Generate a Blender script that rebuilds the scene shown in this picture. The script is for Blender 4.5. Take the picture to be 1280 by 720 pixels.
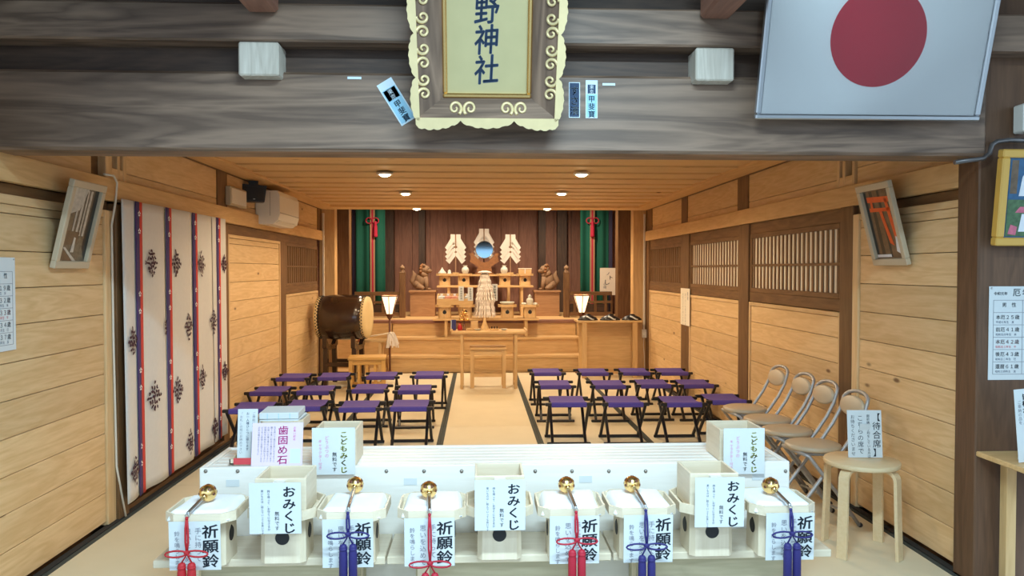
import bpy, bmesh, math, random
from mathutils import Vector, Matrix, Euler
for _o in list(bpy.data.objects):
    bpy.data.objects.remove(_o, do_unlink=True)
random.seed(7)
S = bpy.context.scene
C = S.collection
R = math.radians
PI = math.pi

# ---------------------------------------------------------------- camera
FPX = 960.0
VPX, VPY = 597.0, 337.0            # where lines running into the hall meet
CAM = Vector((-0.1, 0.0, 1.38))
YAW = math.atan((640 - VPX) / FPX)
PITCH = -math.atan((360 - VPY) / math.hypot(FPX, 640 - VPX))
FW = Vector((math.sin(YAW) * math.cos(PITCH), math.cos(YAW) * math.cos(PITCH), math.sin(PITCH)))
RT = Vector((math.cos(YAW), -math.sin(YAW), 0))
UP = RT.cross(FW)
cam_data = bpy.data.cameras.new('camera')
cam_data.sensor_width = 36.0
cam_data.lens = 36.0 * FPX / 1280.0
cam_data.clip_start = 0.05
cam = bpy.data.objects.new('camera', cam_data)
C.objects.link(cam)
cam.location = CAM
cam.rotation_euler = Matrix((RT, UP, -FW)).transposed().to_euler()
S.camera = cam

def at(x, y, Y=None, X=None, Z=None):
    """the point of the place seen at photo pixel (x, y) on the plane Y=, X= or Z="""
    d = FW + RT * ((x - 640) / FPX) + UP * ((360 - y) / FPX)
    t = (Y - CAM.y) / d.y if Y is not None else (X - CAM.x) / d.x if X is not None else (Z - CAM.z) / d.z
    return CAM + d * t

# ---------------------------------------------------------------- world, lights, exposure
S.view_settings.view_transform = 'Standard'
S.view_settings.look = 'None'
S.view_settings.gamma = 1.0
S.view_settings.use_curve_mapping = False
S.view_settings.exposure = 0.75
w = bpy.data.worlds.new('daylight')
S.world = w
w.use_nodes = True
w.node_tree.nodes['Background'].inputs['Color'].default_value = (0.60, 0.81, 1.0, 1)
w.node_tree.nodes['Background'].inputs['Strength'].default_value = 1.25
COOL = (0.61, 0.86, 1.0)
WARM = (1.0, 0.78, 0.50)

def area(name, loc, rot, sx, sy, power, col):
    l = bpy.data.lights.new(name, 'AREA')
    l.shape = 'RECTANGLE'
    l.size, l.size_y, l.energy, l.color = sx, sy, power, col
    o = bpy.data.objects.new(name, l)
    C.objects.link(o)
    o.location, o.rotation_euler = loc, rot
    return o

def spot(name, loc, power, col, angle=120, blend=0.6, r=0.05, rot=(0, 0, 0)):
    l = bpy.data.lights.new(name, 'SPOT')
    l.energy, l.color, l.spot_size, l.spot_blend, l.shadow_soft_size = power, col, R(angle), blend, r
    o = bpy.data.objects.new(name, l)
    C.objects.link(o)
    o.location, o.rotation_euler = loc, rot
    return o

# cool fluorescent fixtures over the visitors' side of the beam
area('fluorescent_lamp', (0.25, 1.15, 2.95), (0, 0, 0), 1.25, 0.14, 92, COOL)
area('fluorescent_lamp', (0.25, -0.55, 2.95), (0, 0, 0), 1.25, 0.14, 40, COOL)
# warm recessed downlights in the hall ceiling, two more over the altar stage
CEIL = 2.16
DOWN = [at(481, 215.5, Z=CEIL), at(507, 240, Z=CEIL), at(521, 259, Z=CEIL),
        at(727, 215.5, Z=CEIL), at(702, 240, Z=CEIL), at(684, 259, Z=CEIL)]
for p in DOWN:
    spot('downlight_bulb', (p.x, p.y, CEIL - 0.03), 72, WARM, 165, 0.4, 0.04)
for sx in (-1.0, 1.0):
    spot('stage_downlight_bulb', (sx, 11.2, 2.75), 105, (1.0, 0.80, 0.58), 150, 0.7, 0.06, (R(8), 0, 0))

# ---------------------------------------------------------------- materials
MATS = {}

def _mat(name):
    m = bpy.data.materials.new(name)
    m.use_nodes = True
    MATS[name] = m
    nt = m.node_tree
    return m, nt, nt.nodes['Principled BSDF'], nt.nodes, nt.links

def plain(name, col, rough=0.6, metal=0.0, emit=None, strength=0.0, spec=0.5, noise=0.0, nscale=30.0, bump=0.0, coat=0.0):
    m, nt, b, N, L = _mat(name)
    b.inputs['Base Color'].default_value = (*col, 1)
    b.inputs['Roughness'].default_value = rough
    b.inputs['Metallic'].default_value = metal
    b.inputs['Specular IOR Level'].default_value = spec
    b.inputs['Coat Weight'].default_value = coat
    if emit:
        b.inputs['Emission Color'].default_value = (*emit, 1)
        b.inputs['Emission Strength'].default_value = strength
    tc = N.new('ShaderNodeTexCoord')
    nz = N.new('ShaderNodeTexNoise')
    nz.inputs['Scale'].default_value = nscale
    nz.inputs['Detail'].default_value = 4
    L.new(tc.outputs['Object'], nz.inputs['Vector'])
    hv = N.new('ShaderNodeHueSaturation')
    hv.inputs['Color'].default_value = (*col, 1)
    mr = N.new('ShaderNodeMapRange')
    mr.inputs['To Min'].default_value = 1 - noise
    mr.inputs['To Max'].default_value = 1 + noise
    L.new(nz.outputs['Fac'], mr.inputs['Value'])
    L.new(mr.outputs['Result'], hv.inputs['Value'])
    L.new(hv.outputs['Color'], b.inputs['Base Color'])
    if bump:
        bp = N.new('ShaderNodeBump')
        bp.inputs['Strength'].default_value = bump
        bp.inputs['Distance'].default_value = 0.004
        L.new(nz.outputs['Fac'], bp.inputs['Height'])
        L.new(bp.outputs['Normal'], b.inputs['Normal'])
    return m

def wood(name, c1, c2, axis='X', grain=1.0, rough=0.55, knots=0.0, vary=0.10, streak=0.35, spec=0.4, knot_col=(0.12, 0.05, 0.02)):
    """board wood: long grain along one local axis, random per board, optional knots"""
    m, nt, b, N, L = _mat(name)
    tc = N.new('ShaderNodeTexCoord')
    oi = N.new('ShaderNodeObjectInfo')
    mul = N.new('ShaderNodeMath'); mul.operation = 'MULTIPLY'; mul.inputs[1].default_value = 53.0
    L.new(oi.outputs['Random'], mul.inputs[0])
    add = N.new('ShaderNodeVectorMath'); add.operation = 'ADD'
    L.new(tc.outputs['Object'], add.inputs[0]); L.new(mul.outputs[0], add.inputs[1])
    mp = N.new('ShaderNodeMapping')
    k = {'X': 0, 'Y': 1, 'Z': 2}[axis]
    sc = [9.0 * grain] * 3; sc[k] = 0.9 * grain
    mp.inputs['Scale'].default_value = sc
    L.new(add.outputs[0], mp.inputs['Vector'])
    n1 = N.new('ShaderNodeTexNoise')
    n1.inputs['Scale'].default_value = 1.3; n1.inputs['Detail'].default_value = 3; n1.inputs['Distortion'].default_value = 0.9
    L.new(mp.outputs[0], n1.inputs['Vector'])
    # cathedral rings: fold the smooth noise into bands
    rg = N.new('ShaderNodeMath'); rg.operation = 'MULTIPLY'; rg.inputs[1].default_value = 9.0
    L.new(n1.outputs['Fac'], rg.inputs[0])
    fr = N.new('ShaderNodeMath'); fr.operation = 'PINGPONG'; fr.inputs[1].default_value = 1.0
    L.new(rg.outputs[0], fr.inputs[0])
    n2 = N.new('ShaderNodeTexNoise')
    n2.inputs['Scale'].default_value = 9.0; n2.inputs['Detail'].default_value = 5
    L.new(mp.outputs[0], n2.inputs['Vector'])
    mx = N.new('ShaderNodeMix'); mx.data_type = 'FLOAT'; mx.inputs[0].default_value = 1 - streak
    L.new(fr.outputs[0], mx.inputs[2]); L.new(n2.outputs['Fac'], mx.inputs[3])
    cr = N.new('ShaderNodeValToRGB')
    cr.color_ramp.elements[0].position = 0.25; cr.color_ramp.elements[0].color = (*c2, 1)
    cr.color_ramp.elements[1].position = 0.75; cr.color_ramp.elements[1].color = (*c1, 1)
    L.new(mx.outputs[0], cr.inputs['Fac'])
    hv = N.new('ShaderNodeHueSaturation')
    mr = N.new('ShaderNodeMapRange')
    mr.inputs['To Min'].default_value = 1 - vary; mr.inputs['To Max'].default_value = 1 + vary
    L.new(oi.outputs['Random'], mr.inputs['Value'])
    L.new(mr.outputs['Result'], hv.inputs['Value'])
    L.new(cr.outputs['Color'], hv.inputs['Color'])
    out = hv.outputs['Color']
    if knots:
        mk = N.new('ShaderNodeMapping')
        ks = [5.5, 5.5, 5.5]; ks[k] = 2.1
        mk.inputs['Scale'].default_value = ks
        L.new(add.outputs[0], mk.inputs['Vector'])
        vo = N.new('ShaderNodeTexVoronoi'); vo.inputs['Scale'].default_value = 1.0
        L.new(mk.outputs[0], vo.inputs['Vector'])
        km = N.new('ShaderNodeMapRange'); km.interpolation_type = 'SMOOTHSTEP'
        km.inputs['From Min'].default_value = 0.035 * knots; km.inputs['From Max'].default_value = 0.095 * knots
        km.inputs['To Min'].default_value = 0.9; km.inputs['To Max'].default_value = 0.0
        L.new(vo.outputs['Distance'], km.inputs['Value'])
        mc = N.new('ShaderNodeMix'); mc.data_type = 'RGBA'
        L.new(km.outputs['Result'], mc.inputs[0]); L.new(out, mc.inputs[6])
        mc.inputs[7].default_value = (*knot_col, 1)
        out = mc.outputs[2]
    L.new(out, b.inputs['Base Color'])
    b.inputs['Roughness'].default_value = rough
    b.inputs['Specular IOR Level'].default_value = spec
    bp = N.new('ShaderNodeBump'); bp.inputs['Strength'].default_value = 0.12; bp.inputs['Distance'].default_value = 0.003
    L.new(mx.outputs[0], bp.inputs['Height']); L.new(bp.outputs['Normal'], b.inputs['Normal'])
    return m

PINE1, PINE2 = (0.70, 0.49, 0.265), (0.585, 0.38, 0.18)
for ax in 'XYZ':
    wood('pine_' + ax, PINE1, PINE2, ax, knots=1.0, vary=0.09)
    wood('trim_' + ax, (0.65, 0.42, 0.195), (0.54, 0.325, 0.135), ax, vary=0.05)
    wood('brown_' + ax, (0.20, 0.105, 0.042), (0.125, 0.060, 0.022), ax, vary=0.08)
    wood('beam_' + ax, (0.232, 0.150, 0.102), (0.105, 0.064, 0.042), ax, grain=0.7, rough=0.5, streak=0.5, vary=0.04, spec=0.5)
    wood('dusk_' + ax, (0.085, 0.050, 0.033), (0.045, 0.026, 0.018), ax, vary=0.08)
    wood('cedar_' + ax, (0.31, 0.150, 0.100), (0.215, 0.098, 0.066), ax, vary=0.10)
    wood('hinoki_' + ax, (0.77, 0.67, 0.51), (0.69, 0.58, 0.42), ax, rough=0.5, vary=0.05, streak=0.2)
    wood('altar_' + ax, (0.68, 0.455, 0.215), (0.57, 0.355, 0.15), ax, rough=0.5, vary=0.06)
    wood('pale_' + ax, (0.86, 0.83, 0.77), (0.80, 0.765, 0.70), ax, rough=0.5, vary=0.04, streak=0.2)
wood('post_end', (0.62, 0.57, 0.49), (0.45, 0.40, 0.33), 'Z', vary=0.05)
wood('ceiling_wood', (0.70, 0.47, 0.225), (0.62, 0.395, 0.175), 'X', knots=0.9, vary=0.06)
wood('birch', (0.74, 0.58, 0.36), (0.68, 0.51, 0.29), 'X', rough=0.35, vary=0.03, streak=0.15)

wood('honey_wood', (0.68, 0.41, 0.13), (0.58, 0.33, 0.09), 'X', vary=0.04)
wood('pedestal_wood', (0.42, 0.23, 0.11), (0.32, 0.165, 0.075), 'X', vary=0.05)
wood('apron_wood_shaded', (0.50, 0.44, 0.30), (0.40, 0.35, 0.23), 'X', vary=0.05)  # darker than the legs, with the shade under the top put into its colour
wood('front_brown', (0.14, 0.070, 0.035), (0.092, 0.044, 0.021), 'Z', vary=0.05)
wood('table_gloss', (0.74, 0.65, 0.50), (0.66, 0.56, 0.41), 'X', rough=0.17, vary=0.04, streak=0.2, spec=0.6)

def tatami_mat(name):
    m, nt, b, N, L = _mat(name)
    tc = N.new('ShaderNodeTexCoord')
    wv = N.new('ShaderNodeTexWave'); wv.bands_direction = 'Y'
    wv.inputs['Scale'].default_value = 55; wv.inputs['Distortion'].default_value = 0.4; wv.inputs['Detail'].default_value = 1
    L.new(tc.outputs['Object'], wv.inputs['Vector'])
    nz = N.new('ShaderNodeTexNoise'); nz.inputs['Scale'].default_value = 5
    L.new(tc.outputs['Object'], nz.inputs['Vector'])
    mx = N.new('ShaderNodeMix'); mx.data_type = 'FLOAT'; mx.inputs[0].default_value = 0.6
    L.new(wv.outputs['Fac'], mx.inputs[2]); L.new(nz.outputs['Fac'], mx.inputs[3])
    cr = N.new('ShaderNodeValToRGB')
    cr.color_ramp.elements[0].color = (0.64, 0.55, 0.37, 1); cr.color_ramp.elements[1].color = (0.76, 0.67, 0.48, 1)
    L.new(mx.outputs[0], cr.inputs['Fac']); L.new(cr.outputs['Color'], b.inputs['Base Color'])
    b.inputs['Roughness'].default_value = 0.65
    bp = N.new('ShaderNodeBump'); bp.inputs['Strength'].default_value = 0.15; bp.inputs['Distance'].default_value = 0.002
    L.new(wv.outputs['Fac'], bp.inputs['Height']); L.new(bp.outputs['Normal'], b.inputs['Normal'])
tatami_mat('tatami')
plain('tatami_edge', (0.045, 0.055, 0.05), 0.8)
plain('gap_dark', (0.02, 0.018, 0.016), 0.9)
plain('purple_cloth', (0.098, 0.062, 0.32), 0.8, noise=0.12, nscale=60, bump=0.2)
plain('black_lacquer', (0.012, 0.011, 0.013), 0.35)
plain('paper', (0.62, 0.66, 0.67), 0.7, noise=0.02)
plain('paper_lilac', (0.74, 0.61, 0.74), 0.6)
plain('paper_warm', (0.80, 0.74, 0.62), 0.7, noise=0.04)
plain('cloth_white', (0.86, 0.87, 0.88), 0.9, noise=0.04, nscale=14, bump=0.5)
plain('ink', (0.022, 0.03, 0.045), 0.8)
plain('ink_blue', (0.035, 0.065, 0.13), 0.8)
plain('ink_grey', (0.19, 0.20, 0.24), 0.8)
plain('ink_magenta', (0.62, 0.05, 0.26), 0.8)
plain('ink_red', (0.60, 0.06, 0.07), 0.8)
plain('ink_pink', (0.72, 0.28, 0.50), 0.8)
plain('ink_lime', (0.62, 0.66, 0.10), 0.8)
plain('ink_green', (0.12, 0.30, 0.10), 0.8)
plain('print_mint', (0.62, 0.86, 0.80), 0.8)
plain('gold', (0.88, 0.60, 0.24), 0.24, 1.0)
plain('gold_dull', (0.72, 0.58, 0.32), 0.5, 0.35, noise=0.12, nscale=18)
plain('gold_panel', (0.46, 0.40, 0.21), 0.5, 0.35, noise=0.10, nscale=9)
plain('steel', (0.55, 0.55, 0.56), 0.32, 1.0)
plain('tube_grey', (0.40, 0.40, 0.41), 0.5, 0.6)
plain('nail_head', (0.30, 0.27, 0.24), 0.4, 0.8)
plain('red_cord', (0.42, 0.009, 0.015), 0.6, noise=0.15, nscale=200)
plain('pink_cord', (0.40, 0.008, 0.028), 0.6, noise=0.15, nscale=200)
plain('violet_cord', (0.018, 0.013, 0.125), 0.6, noise=0.15, nscale=200)
plain('black', (0.01, 0.01, 0.012), 0.6)
plain('black_plastic', (0.012, 0.013, 0.018), 0.4)
plain('white_plastic', (0.74, 0.72, 0.66), 0.4)
plain('vent_dark', (0.30, 0.29, 0.27), 0.5)
plain('seat_vinyl', (0.52, 0.41, 0.28), 0.38)
plain('noren_cream', (0.66, 0.635, 0.60), 0.85, noise=0.05, nscale=40, bump=0.1)
plain('noren_red', (0.58, 0.05, 0.035), 0.85)
plain('noren_violet', (0.06, 0.035, 0.15), 0.85)
plain('noren_plum', (0.05, 0.012, 0.03), 0.85)
plain('flag_white', (0.84, 0.86, 0.87), 0.7, noise=0.03, nscale=90)
plain('flag_red', (0.50, 0.010, 0.035), 0.65)
plain('alu', (0.48, 0.50, 0.53), 0.3, 0.9)
plain('frame_taupe', (0.52, 0.43, 0.30), 0.5)
plain('frame_yellow', (0.62, 0.36, 0.07), 0.4)
plain('green_cloth', (0.0, 0.085, 0.055), 0.85, noise=0.15, nscale=12)
plain('night_cloth', (0.022, 0.018, 0.05), 0.85, noise=0.15, nscale=12)
plain('braid_tan', (0.36, 0.21, 0.12), 0.8)
plain('tassel_red', (0.42, 0.012, 0.045), 0.8)
plain('drum_body', (0.040, 0.020, 0.012), 0.22, noise=0.35, nscale=6, coat=0.4)
plain('drum_skin', (0.72, 0.55, 0.28), 0.6, noise=0.08, nscale=8)
plain('lantern_paper', (0.9, 0.75, 0.5), 0.8, emit=(1.0, 0.76, 0.46), strength=1.1)
plain('lantern_wood', (0.14, 0.045, 0.02), 0.5)
plain('lamp_glow', (1, 0.9, 0.7), 0.5, emit=(1.0, 0.75, 0.42), strength=16.0)
plain('porcelain', (0.66, 0.65, 0.56), 0.3)
plain('mirror_glass', (0.30, 0.44, 0.55), 0.06, 1.0)
plain('stone_tan', (0.26, 0.155, 0.085), 0.8, noise=0.3, nscale=20, bump=0.6)
plain('carved_wood', (0.27, 0.115, 0.04), 0.6, noise=0.35, nscale=35, bump=0.9)
plain('streamer_paper', (0.80, 0.73, 0.66), 0.8, noise=0.10, nscale=120)
plain('gohei_paper', (0.72, 0.67, 0.60), 0.8)
plain('navy', (0.03, 0.035, 0.15), 0.6)
plain('fruit_pink', (0.62, 0.28, 0.20), 0.6)
plain('sticker_blue', (0.30, 0.58, 0.76), 0.6, noise=0.06)
plain('sticker_pale', (0.62, 0.74, 0.82), 0.6)
plain('photo_dark', (0.020, 0.022, 0.022), 0.3)
plain('photo_brown', (0.13, 0.085, 0.05), 0.3, noise=0.7, nscale=34)
plain('photo_pale', (0.48, 0.46, 0.40), 0.3, noise=0.5, nscale=40)
plain('photo_green', (0.06, 0.13, 0.055), 0.3, noise=0.8, nscale=55)
plain('photo_moss', (0.15, 0.125, 0.085), 0.3, noise=0.85, nscale=60)
plain('photo_blue', (0.02, 0.10, 0.22), 0.3, noise=0.5, nscale=30)
plain('photo_orange', (0.72, 0.10, 0.02), 0.3, noise=0.2, nscale=30)
plain('photo_white', (0.72, 0.74, 0.78), 0.3, noise=0.15, nscale=40)
plain('photo_rose', (0.55, 0.13, 0.20), 0.3, noise=0.4, nscale=60)
plain('window_paper', (0.78, 0.70, 0.58), 0.8, noise=0.03)
plain('concrete', (0.30, 0.29, 0.28), 0.8, noise=0.15, nscale=8)
plain('cable_white', (0.70, 0.64, 0.54), 0.5)
plain('conduit', (0.16, 0.15, 0.15), 0.35, 0.6)

def glass_mat():
    m, nt, b, N, L = _mat('picture_glass')
    tr = N.new('ShaderNodeBsdfTransparent')
    gl = N.new('ShaderNodeBsdfGlossy'); gl.inputs['Roughness'].default_value = 0.03
    fr = N.new('ShaderNodeFresnel'); fr.inputs['IOR'].default_value = 1.45
    mx = N.new('ShaderNodeMixShader')
    L.new(fr.outputs[0], mx.inputs[0]); L.new(tr.outputs[0], mx.inputs[1]); L.new(gl.outputs[0], mx.inputs[2])
    L.new(mx.outputs[0], N['Material Output'].inputs['Surface'])
glass_mat()

# ---------------------------------------------------------------- mesh helpers
class MB:
    """collects shapes for ONE mesh object"""
    def __init__(self):
        self.v, self.f, self.smooth = [], [], []
    def add(self, verts, faces, smooth=False, M=None):
        n = len(self.v)
        for p in verts:
            p = Vector(p)
            self.v.append(tuple(M @ p) if M is not None else tuple(p))
        for f in faces:
            self.f.append(tuple(i + n for i in f)); self.smooth.append(smooth)
        return self
    def box(self, c, s, ch=0.0, M=None):
        x, y, z = s[0] / 2, s[1] / 2, s[2] / 2
        if ch <= 0:
            vs = [(sx * x, sy * y, sz * z) for sz in (-1, 1) for sy in (-1, 1) for sx in (-1, 1)]
            fs = [(0, 2, 3, 1), (4, 5, 7, 6), (0, 1, 5, 4), (2, 6, 7, 3), (0, 4, 6, 2), (1, 3, 7, 5)]
        else:
            ch = min(ch, x * .9, y * .9, z * .9)
            vs, idx = [], {}
            for sx in (-1, 1):
                for sy in (-1, 1):
                    for sz in (-1, 1):
                        for a in range(3):
                            d = [x - ch, y - ch, z - ch]; d[a] = (x, y, z)[a]
                            idx[(sx, sy, sz, a)] = len(vs)
                            vs.append((sx * d[0], sy * d[1], sz * d[2]))
            fs = []
            def q(l):
                a, b, c_ = (Vector(vs[i]) for i in l[:3])
                nrm = (b - a).cross(c_ - a)
                cen = sum((Vector(vs[i]) for i in l), Vector()) / len(l)
                fs.append(tuple(l) if nrm.dot(cen) > 0 else tuple(reversed(l)))
            for s_ in (-1, 1):
                q([idx[(s_, a, b, 0)] for a, b in ((-1, -1), (1, -1), (1, 1), (-1, 1))])
                q([idx[(a, s_, b, 1)] for a, b in ((-1, -1), (1, -1), (1, 1), (-1, 1))])
                q([idx[(a, b, s_, 2)] for a, b in ((-1, -1), (1, -1), (1, 1), (-1, 1))])
            for a in (-1, 1):
                for b in (-1, 1):
                    q([idx[(a, b, -1, 0)], idx[(a, b, 1, 0)], idx[(a, b, 1, 1)], idx[(a, b, -1, 1)]])
                    q([idx[(a, -1, b, 0)], idx[(a, 1, b, 0)], idx[(a, 1, b, 2)], idx[(a, -1, b, 2)]])
                    q([idx[(-1, a, b, 1)], idx[(1, a, b, 1)], idx[(1, a, b, 2)], idx[(-1, a, b, 2)]])
                    for c_ in (-1, 1):
                        q([idx[(a, b, c_, 0)], idx[(a, b, c_, 1)], idx[(a, b, c_, 2)]])
        vs = [(p[0] + c[0], p[1] + c[1], p[2] + c[2]) for p in vs]
        return self.add(vs, fs, False, M)
    def span(self, lo, hi, ch=0.0, M=None):
        c = [(a + b) / 2 for a, b in zip(lo, hi)]
        return self.box(c, [abs(b - a) for a, b in zip(lo, hi)], ch, M)
    def bar(self, a, b, wx, wz, up=(0, 0, 1), ch=0.0):
        a, b = Vector(a), Vector(b)
        d = (b - a); L_ = d.length; d.normalize()
        u = Vector(up)
        sx = d.cross(u)
        if sx.length < 1e-4:
            sx = d.cross(Vector((0, 1, 0)))
        sx.normalize(); u = sx.cross(d)
        M = Matrix((sx, d, u)).transposed().to_4x4(); M.translation = (a + b) / 2
        return self.box((0, 0, 0), (wx, L_, wz), ch, M)
    def tube(self, pts, r, n=8, cap=True, closed=False):
        pts = [Vector(p) for p in pts]
        rs = r if isinstance(r, (list, tuple)) else [r] * len(pts)
        vs, fs = [], []
        prev = None
        m = len(pts)
        for i, p in enumerate(pts):
            if closed:
                t = pts[(i + 1) % m] - pts[i - 1]
            else:
                t = pts[min(i + 1, m - 1)] - pts[max(i - 1, 0)]
            t.normalize()
            if prev is None:
                ref = Vector((0, 0, 1)) if abs(t.z) < 0.9 else Vector((1, 0, 0))
                u = t.cross(ref).normalized()
            else:
                u = (prev - t * prev.dot(t)).normalized()
            prev = u
            v_ = t.cross(u)
            for k in range(n):
                a = 2 * PI * k / n
                vs.append(p + (u * math.cos(a) + v_ * math.sin(a)) * rs[i])
        for i in range(m if closed else m - 1):
            for k in range(n):
                j = (i + 1) % m
                fs.append((i * n + k, i * n + (k + 1) % n, j * n + (k + 1) % n, j * n + k))
        self.add(vs, fs, True)
        if cap and not closed:
            b0 = len(self.v) - len(vs)
            self.f.append(tuple(b0 + k for k in reversed(range(n)))); self.smooth.append(False)
            self.f.append(tuple(b0 + (m - 1) * n + k for k in range(n))); self.smooth.append(False)
        return self
    def lathe(self, prof, n=20, M=None, smooth=True, a0=0.0, a1=2 * PI):
        """profile [(r, z)...] around local z"""
        vs, fs = [], []
        for r_, z in prof:
            for k in range(n):
                a = a0 + (a1 - a0) * k / n
                vs.append((r_ * math.cos(a), r_ * math.sin(a), z))
        for i in range(len(prof) - 1):
            for k in range(n):
                fs.append((i * n + k, i * n + (k + 1) % n, (i + 1) * n + (k + 1) % n, (i + 1) * n + k))
        self.add(vs, fs, smooth, M)
        b0 = len(self.v) - len(vs)
        if prof[0][0] > 1e-5:
            self.f.append(tuple(b0 + k for k in reversed(range(n)))); self.smooth.append(False)
        if prof[-1][0] > 1e-5:
            self.f.append(tuple(b0 + (len(prof) - 1) * n + k for k in range(n))); self.smooth.append(False)
        return self
    def prism(self, poly, d0, d1, M=None, smooth=False):
        """outline [(x, z)...] extruded along y from d0 (front) to d1"""
        n = len(poly)
        A = sum(poly[i][0] * poly[(i + 1) % n][1] - poly[(i + 1) % n][0] * poly[i][1] for i in range(n))
        if A < 0:
            poly = list(reversed(poly))
        vs = [(x, d0, z) for x, z in poly] + [(x, d1, z) for x, z in poly]
        fs = [tuple(range(n)), tuple(reversed(range(n, 2 * n)))]
        fs += [(i + n, (i + 1) % n + n, (i + 1) % n, i) for i in range(n)]
        return self.add(vs, fs, smooth, M)
    def grid(self, fn, nu, nv, smooth=True):
        vs = [fn(i / nu, j / nv) for j in range(nv + 1) for i in range(nu + 1)]
        fs = [(j * (nu + 1) + i, j * (nu + 1) + i + 1, (j + 1) * (nu + 1) + i + 1, (j + 1) * (nu + 1) + i) for j in range(nv) for i in range(nu)]
        return self.add(vs, fs, smooth)
    def sphere(self, c, r, nu=16, nv=10, sc=(1, 1, 1)):
        prof = [(math.sin(PI * j / nv), -math.cos(PI * j / nv)) for j in range(nv + 1)]
        prof[0] = (0.0, -1.0); prof[-1] = (0.0, 1.0)
        M = Matrix.Translation(c) @ Matrix.Diagonal((r * sc[0], r * sc[1], r * sc[2], 1))
        return self.lathe(prof, nu, M)
    def mesh(self, name):
        me = bpy.data.meshes.new(name)
        me.from_pydata(self.v, [], self.f)
        me.polygons.foreach_set('use_smooth', self.smooth)
        me.update()
        return me

def obj(name, mb, mat, parent=None, loc=(0, 0, 0), rot=(0, 0, 0)):
    me = mb.mesh(name) if isinstance(mb, MB) else mb
    if mat is not None and len(me.materials) == 0:
        me.materials.append(MATS[mat])
    o = bpy.data.objects.new(name, me)
    C.objects.link(o)
    o.location, o.rotation_euler = loc, rot
    if parent is not None:
        o.parent = parent
    return o

def tag(o, label, cat, group=None):
    o['label'] = label; o['category'] = cat
    if group:
        o['group'] = group
    return o

def thing(name, label, cat, loc=(0, 0, 0), rotz=0.0, group=None, rot=None):
    o = bpy.data.objects.new(name, None)
    o.empty_display_size = 0.05
    C.objects.link(o)
    o.location = loc
    o.rotation_euler = rot if rot is not None else (0, 0, rotz)
    return tag(o, label, cat, group)

def struct(name, mb, mat, parent=None):
    o = obj(name, mb, mat, parent)
    o['kind'] = 'structure'
    return o

def dup(root, loc, rotz=None, label=None):
    """a copy of a thing with copies of its parts and sub-parts (mesh data shared)"""
    r = root.copy(); C.objects.link(r)
    r.location = loc
    if rotz is not None:
        r.rotation_euler = (0, 0, rotz)
    if label:
        r['label'] = label
    for ch in list(root.children):
        c = ch.copy(); C.objects.link(c); c.parent = r
        for g in list(ch.children):
            d = g.copy(); C.objects.link(d); d.parent = c
    return r

# boards share mesh data by size
_BOX = {}
def block(name, lo, hi, mat, parent=None, ch=0.002):
    """a box part with its origin at its centre, mesh shared between equal sizes"""
    s = tuple(round(abs(b - a), 4) for a, b in zip(lo, hi))
    key = (s, mat, ch)
    if key not in _BOX:
        me = MB().box((0, 0, 0), s, ch).mesh(name)
        me.materials.append(MATS[mat])
        _BOX[key] = me
    o = bpy.data.objects.new(name, _BOX[key])
    C.objects.link(o)
    o.location = [(a + b) / 2 for a, b in zip(lo, hi)]
    if parent is not None:
        o.parent = parent
    return o

# lettering: glyph outlines turned into flat meshes, upright in the XZ plane facing -Y
_GLYPH = {}
def glyph(chs, bold):
    k = (chs, bold)
    if k not in _GLYPH:
        cu = bpy.data.curves.new('glyph', 'FONT')
        cu.body = chs
        cu.resolution_u = 2
        cu.offset = bold
        o = bpy.data.objects.new('glyph', cu)
        me = bpy.data.meshes.new_from_object(o)
        _GLYPH[k] = ([v.co.copy() for v in me.vertices], [tuple(p.vertices) for p in me.polygons])
        bpy.data.objects.remove(o); bpy.data.curves.remove(cu); bpy.data.meshes.remove(me)
    return _GLYPH[k]

def put_text(mb, s, x, z, size, bold=0.0, vertical=True, step=1.04, depth=0.0, sx=1.0, lean=0.0):
    """centre column (vertical) at x with its top at z, or a line (horizontal) starting at x with its baseline at z"""
    shifts = [(0.0, 0.0)]
    if bold > 0:
        b2 = bold * .8
        shifts = [(0.0, 0.0), (b2, 0.0), (-b2, 0.0), (0.0, b2 * .8), (0.0, -b2 * .8)]
    rise = 0.07 if bold >= .015 else 0.0       # brushed characters climb a little to the right
    for i, chs, hx_, hz_ in [(i, chs, a_, b_) for i, chs in enumerate(s) for a_, b_ in shifts]:
        if chs == ' ':
            continue
        v, f = glyph(chs, min(bold, 0.0))
        if vertical:
            rotc = chs in 'ー…'
            ox, oz = x - 0.5 * size * sx, z - (i + 0.88) * size * step
        else:
            rotc = False
            ox, oz = x + i * size * step * sx, z
        vs = []
        for p in v:
            px, pz = p.x + hx_, p.y + hz_ + rise * (p.x - .5)
            if rotc:
                px, pz = 0.5 - (pz - 0.38), 0.38 + (px - 0.5)
            vs.append((ox + px * size * sx + lean * pz * size, depth, oz + pz * size))
        mb.add(vs, f)
    return mb

# ================================================================ the setting
HW = 2.1                       # half width of the hall
def YL(px): return at(px, VPY, X=-HW).y
def YR(px): return at(px, VPY, X=HW).y
RAIL0, RAIL1 = 1.752, 1.872
Y_END = 9.92                   # where the hall meets the altar stage
Y_BEAM = 3.2

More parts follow.
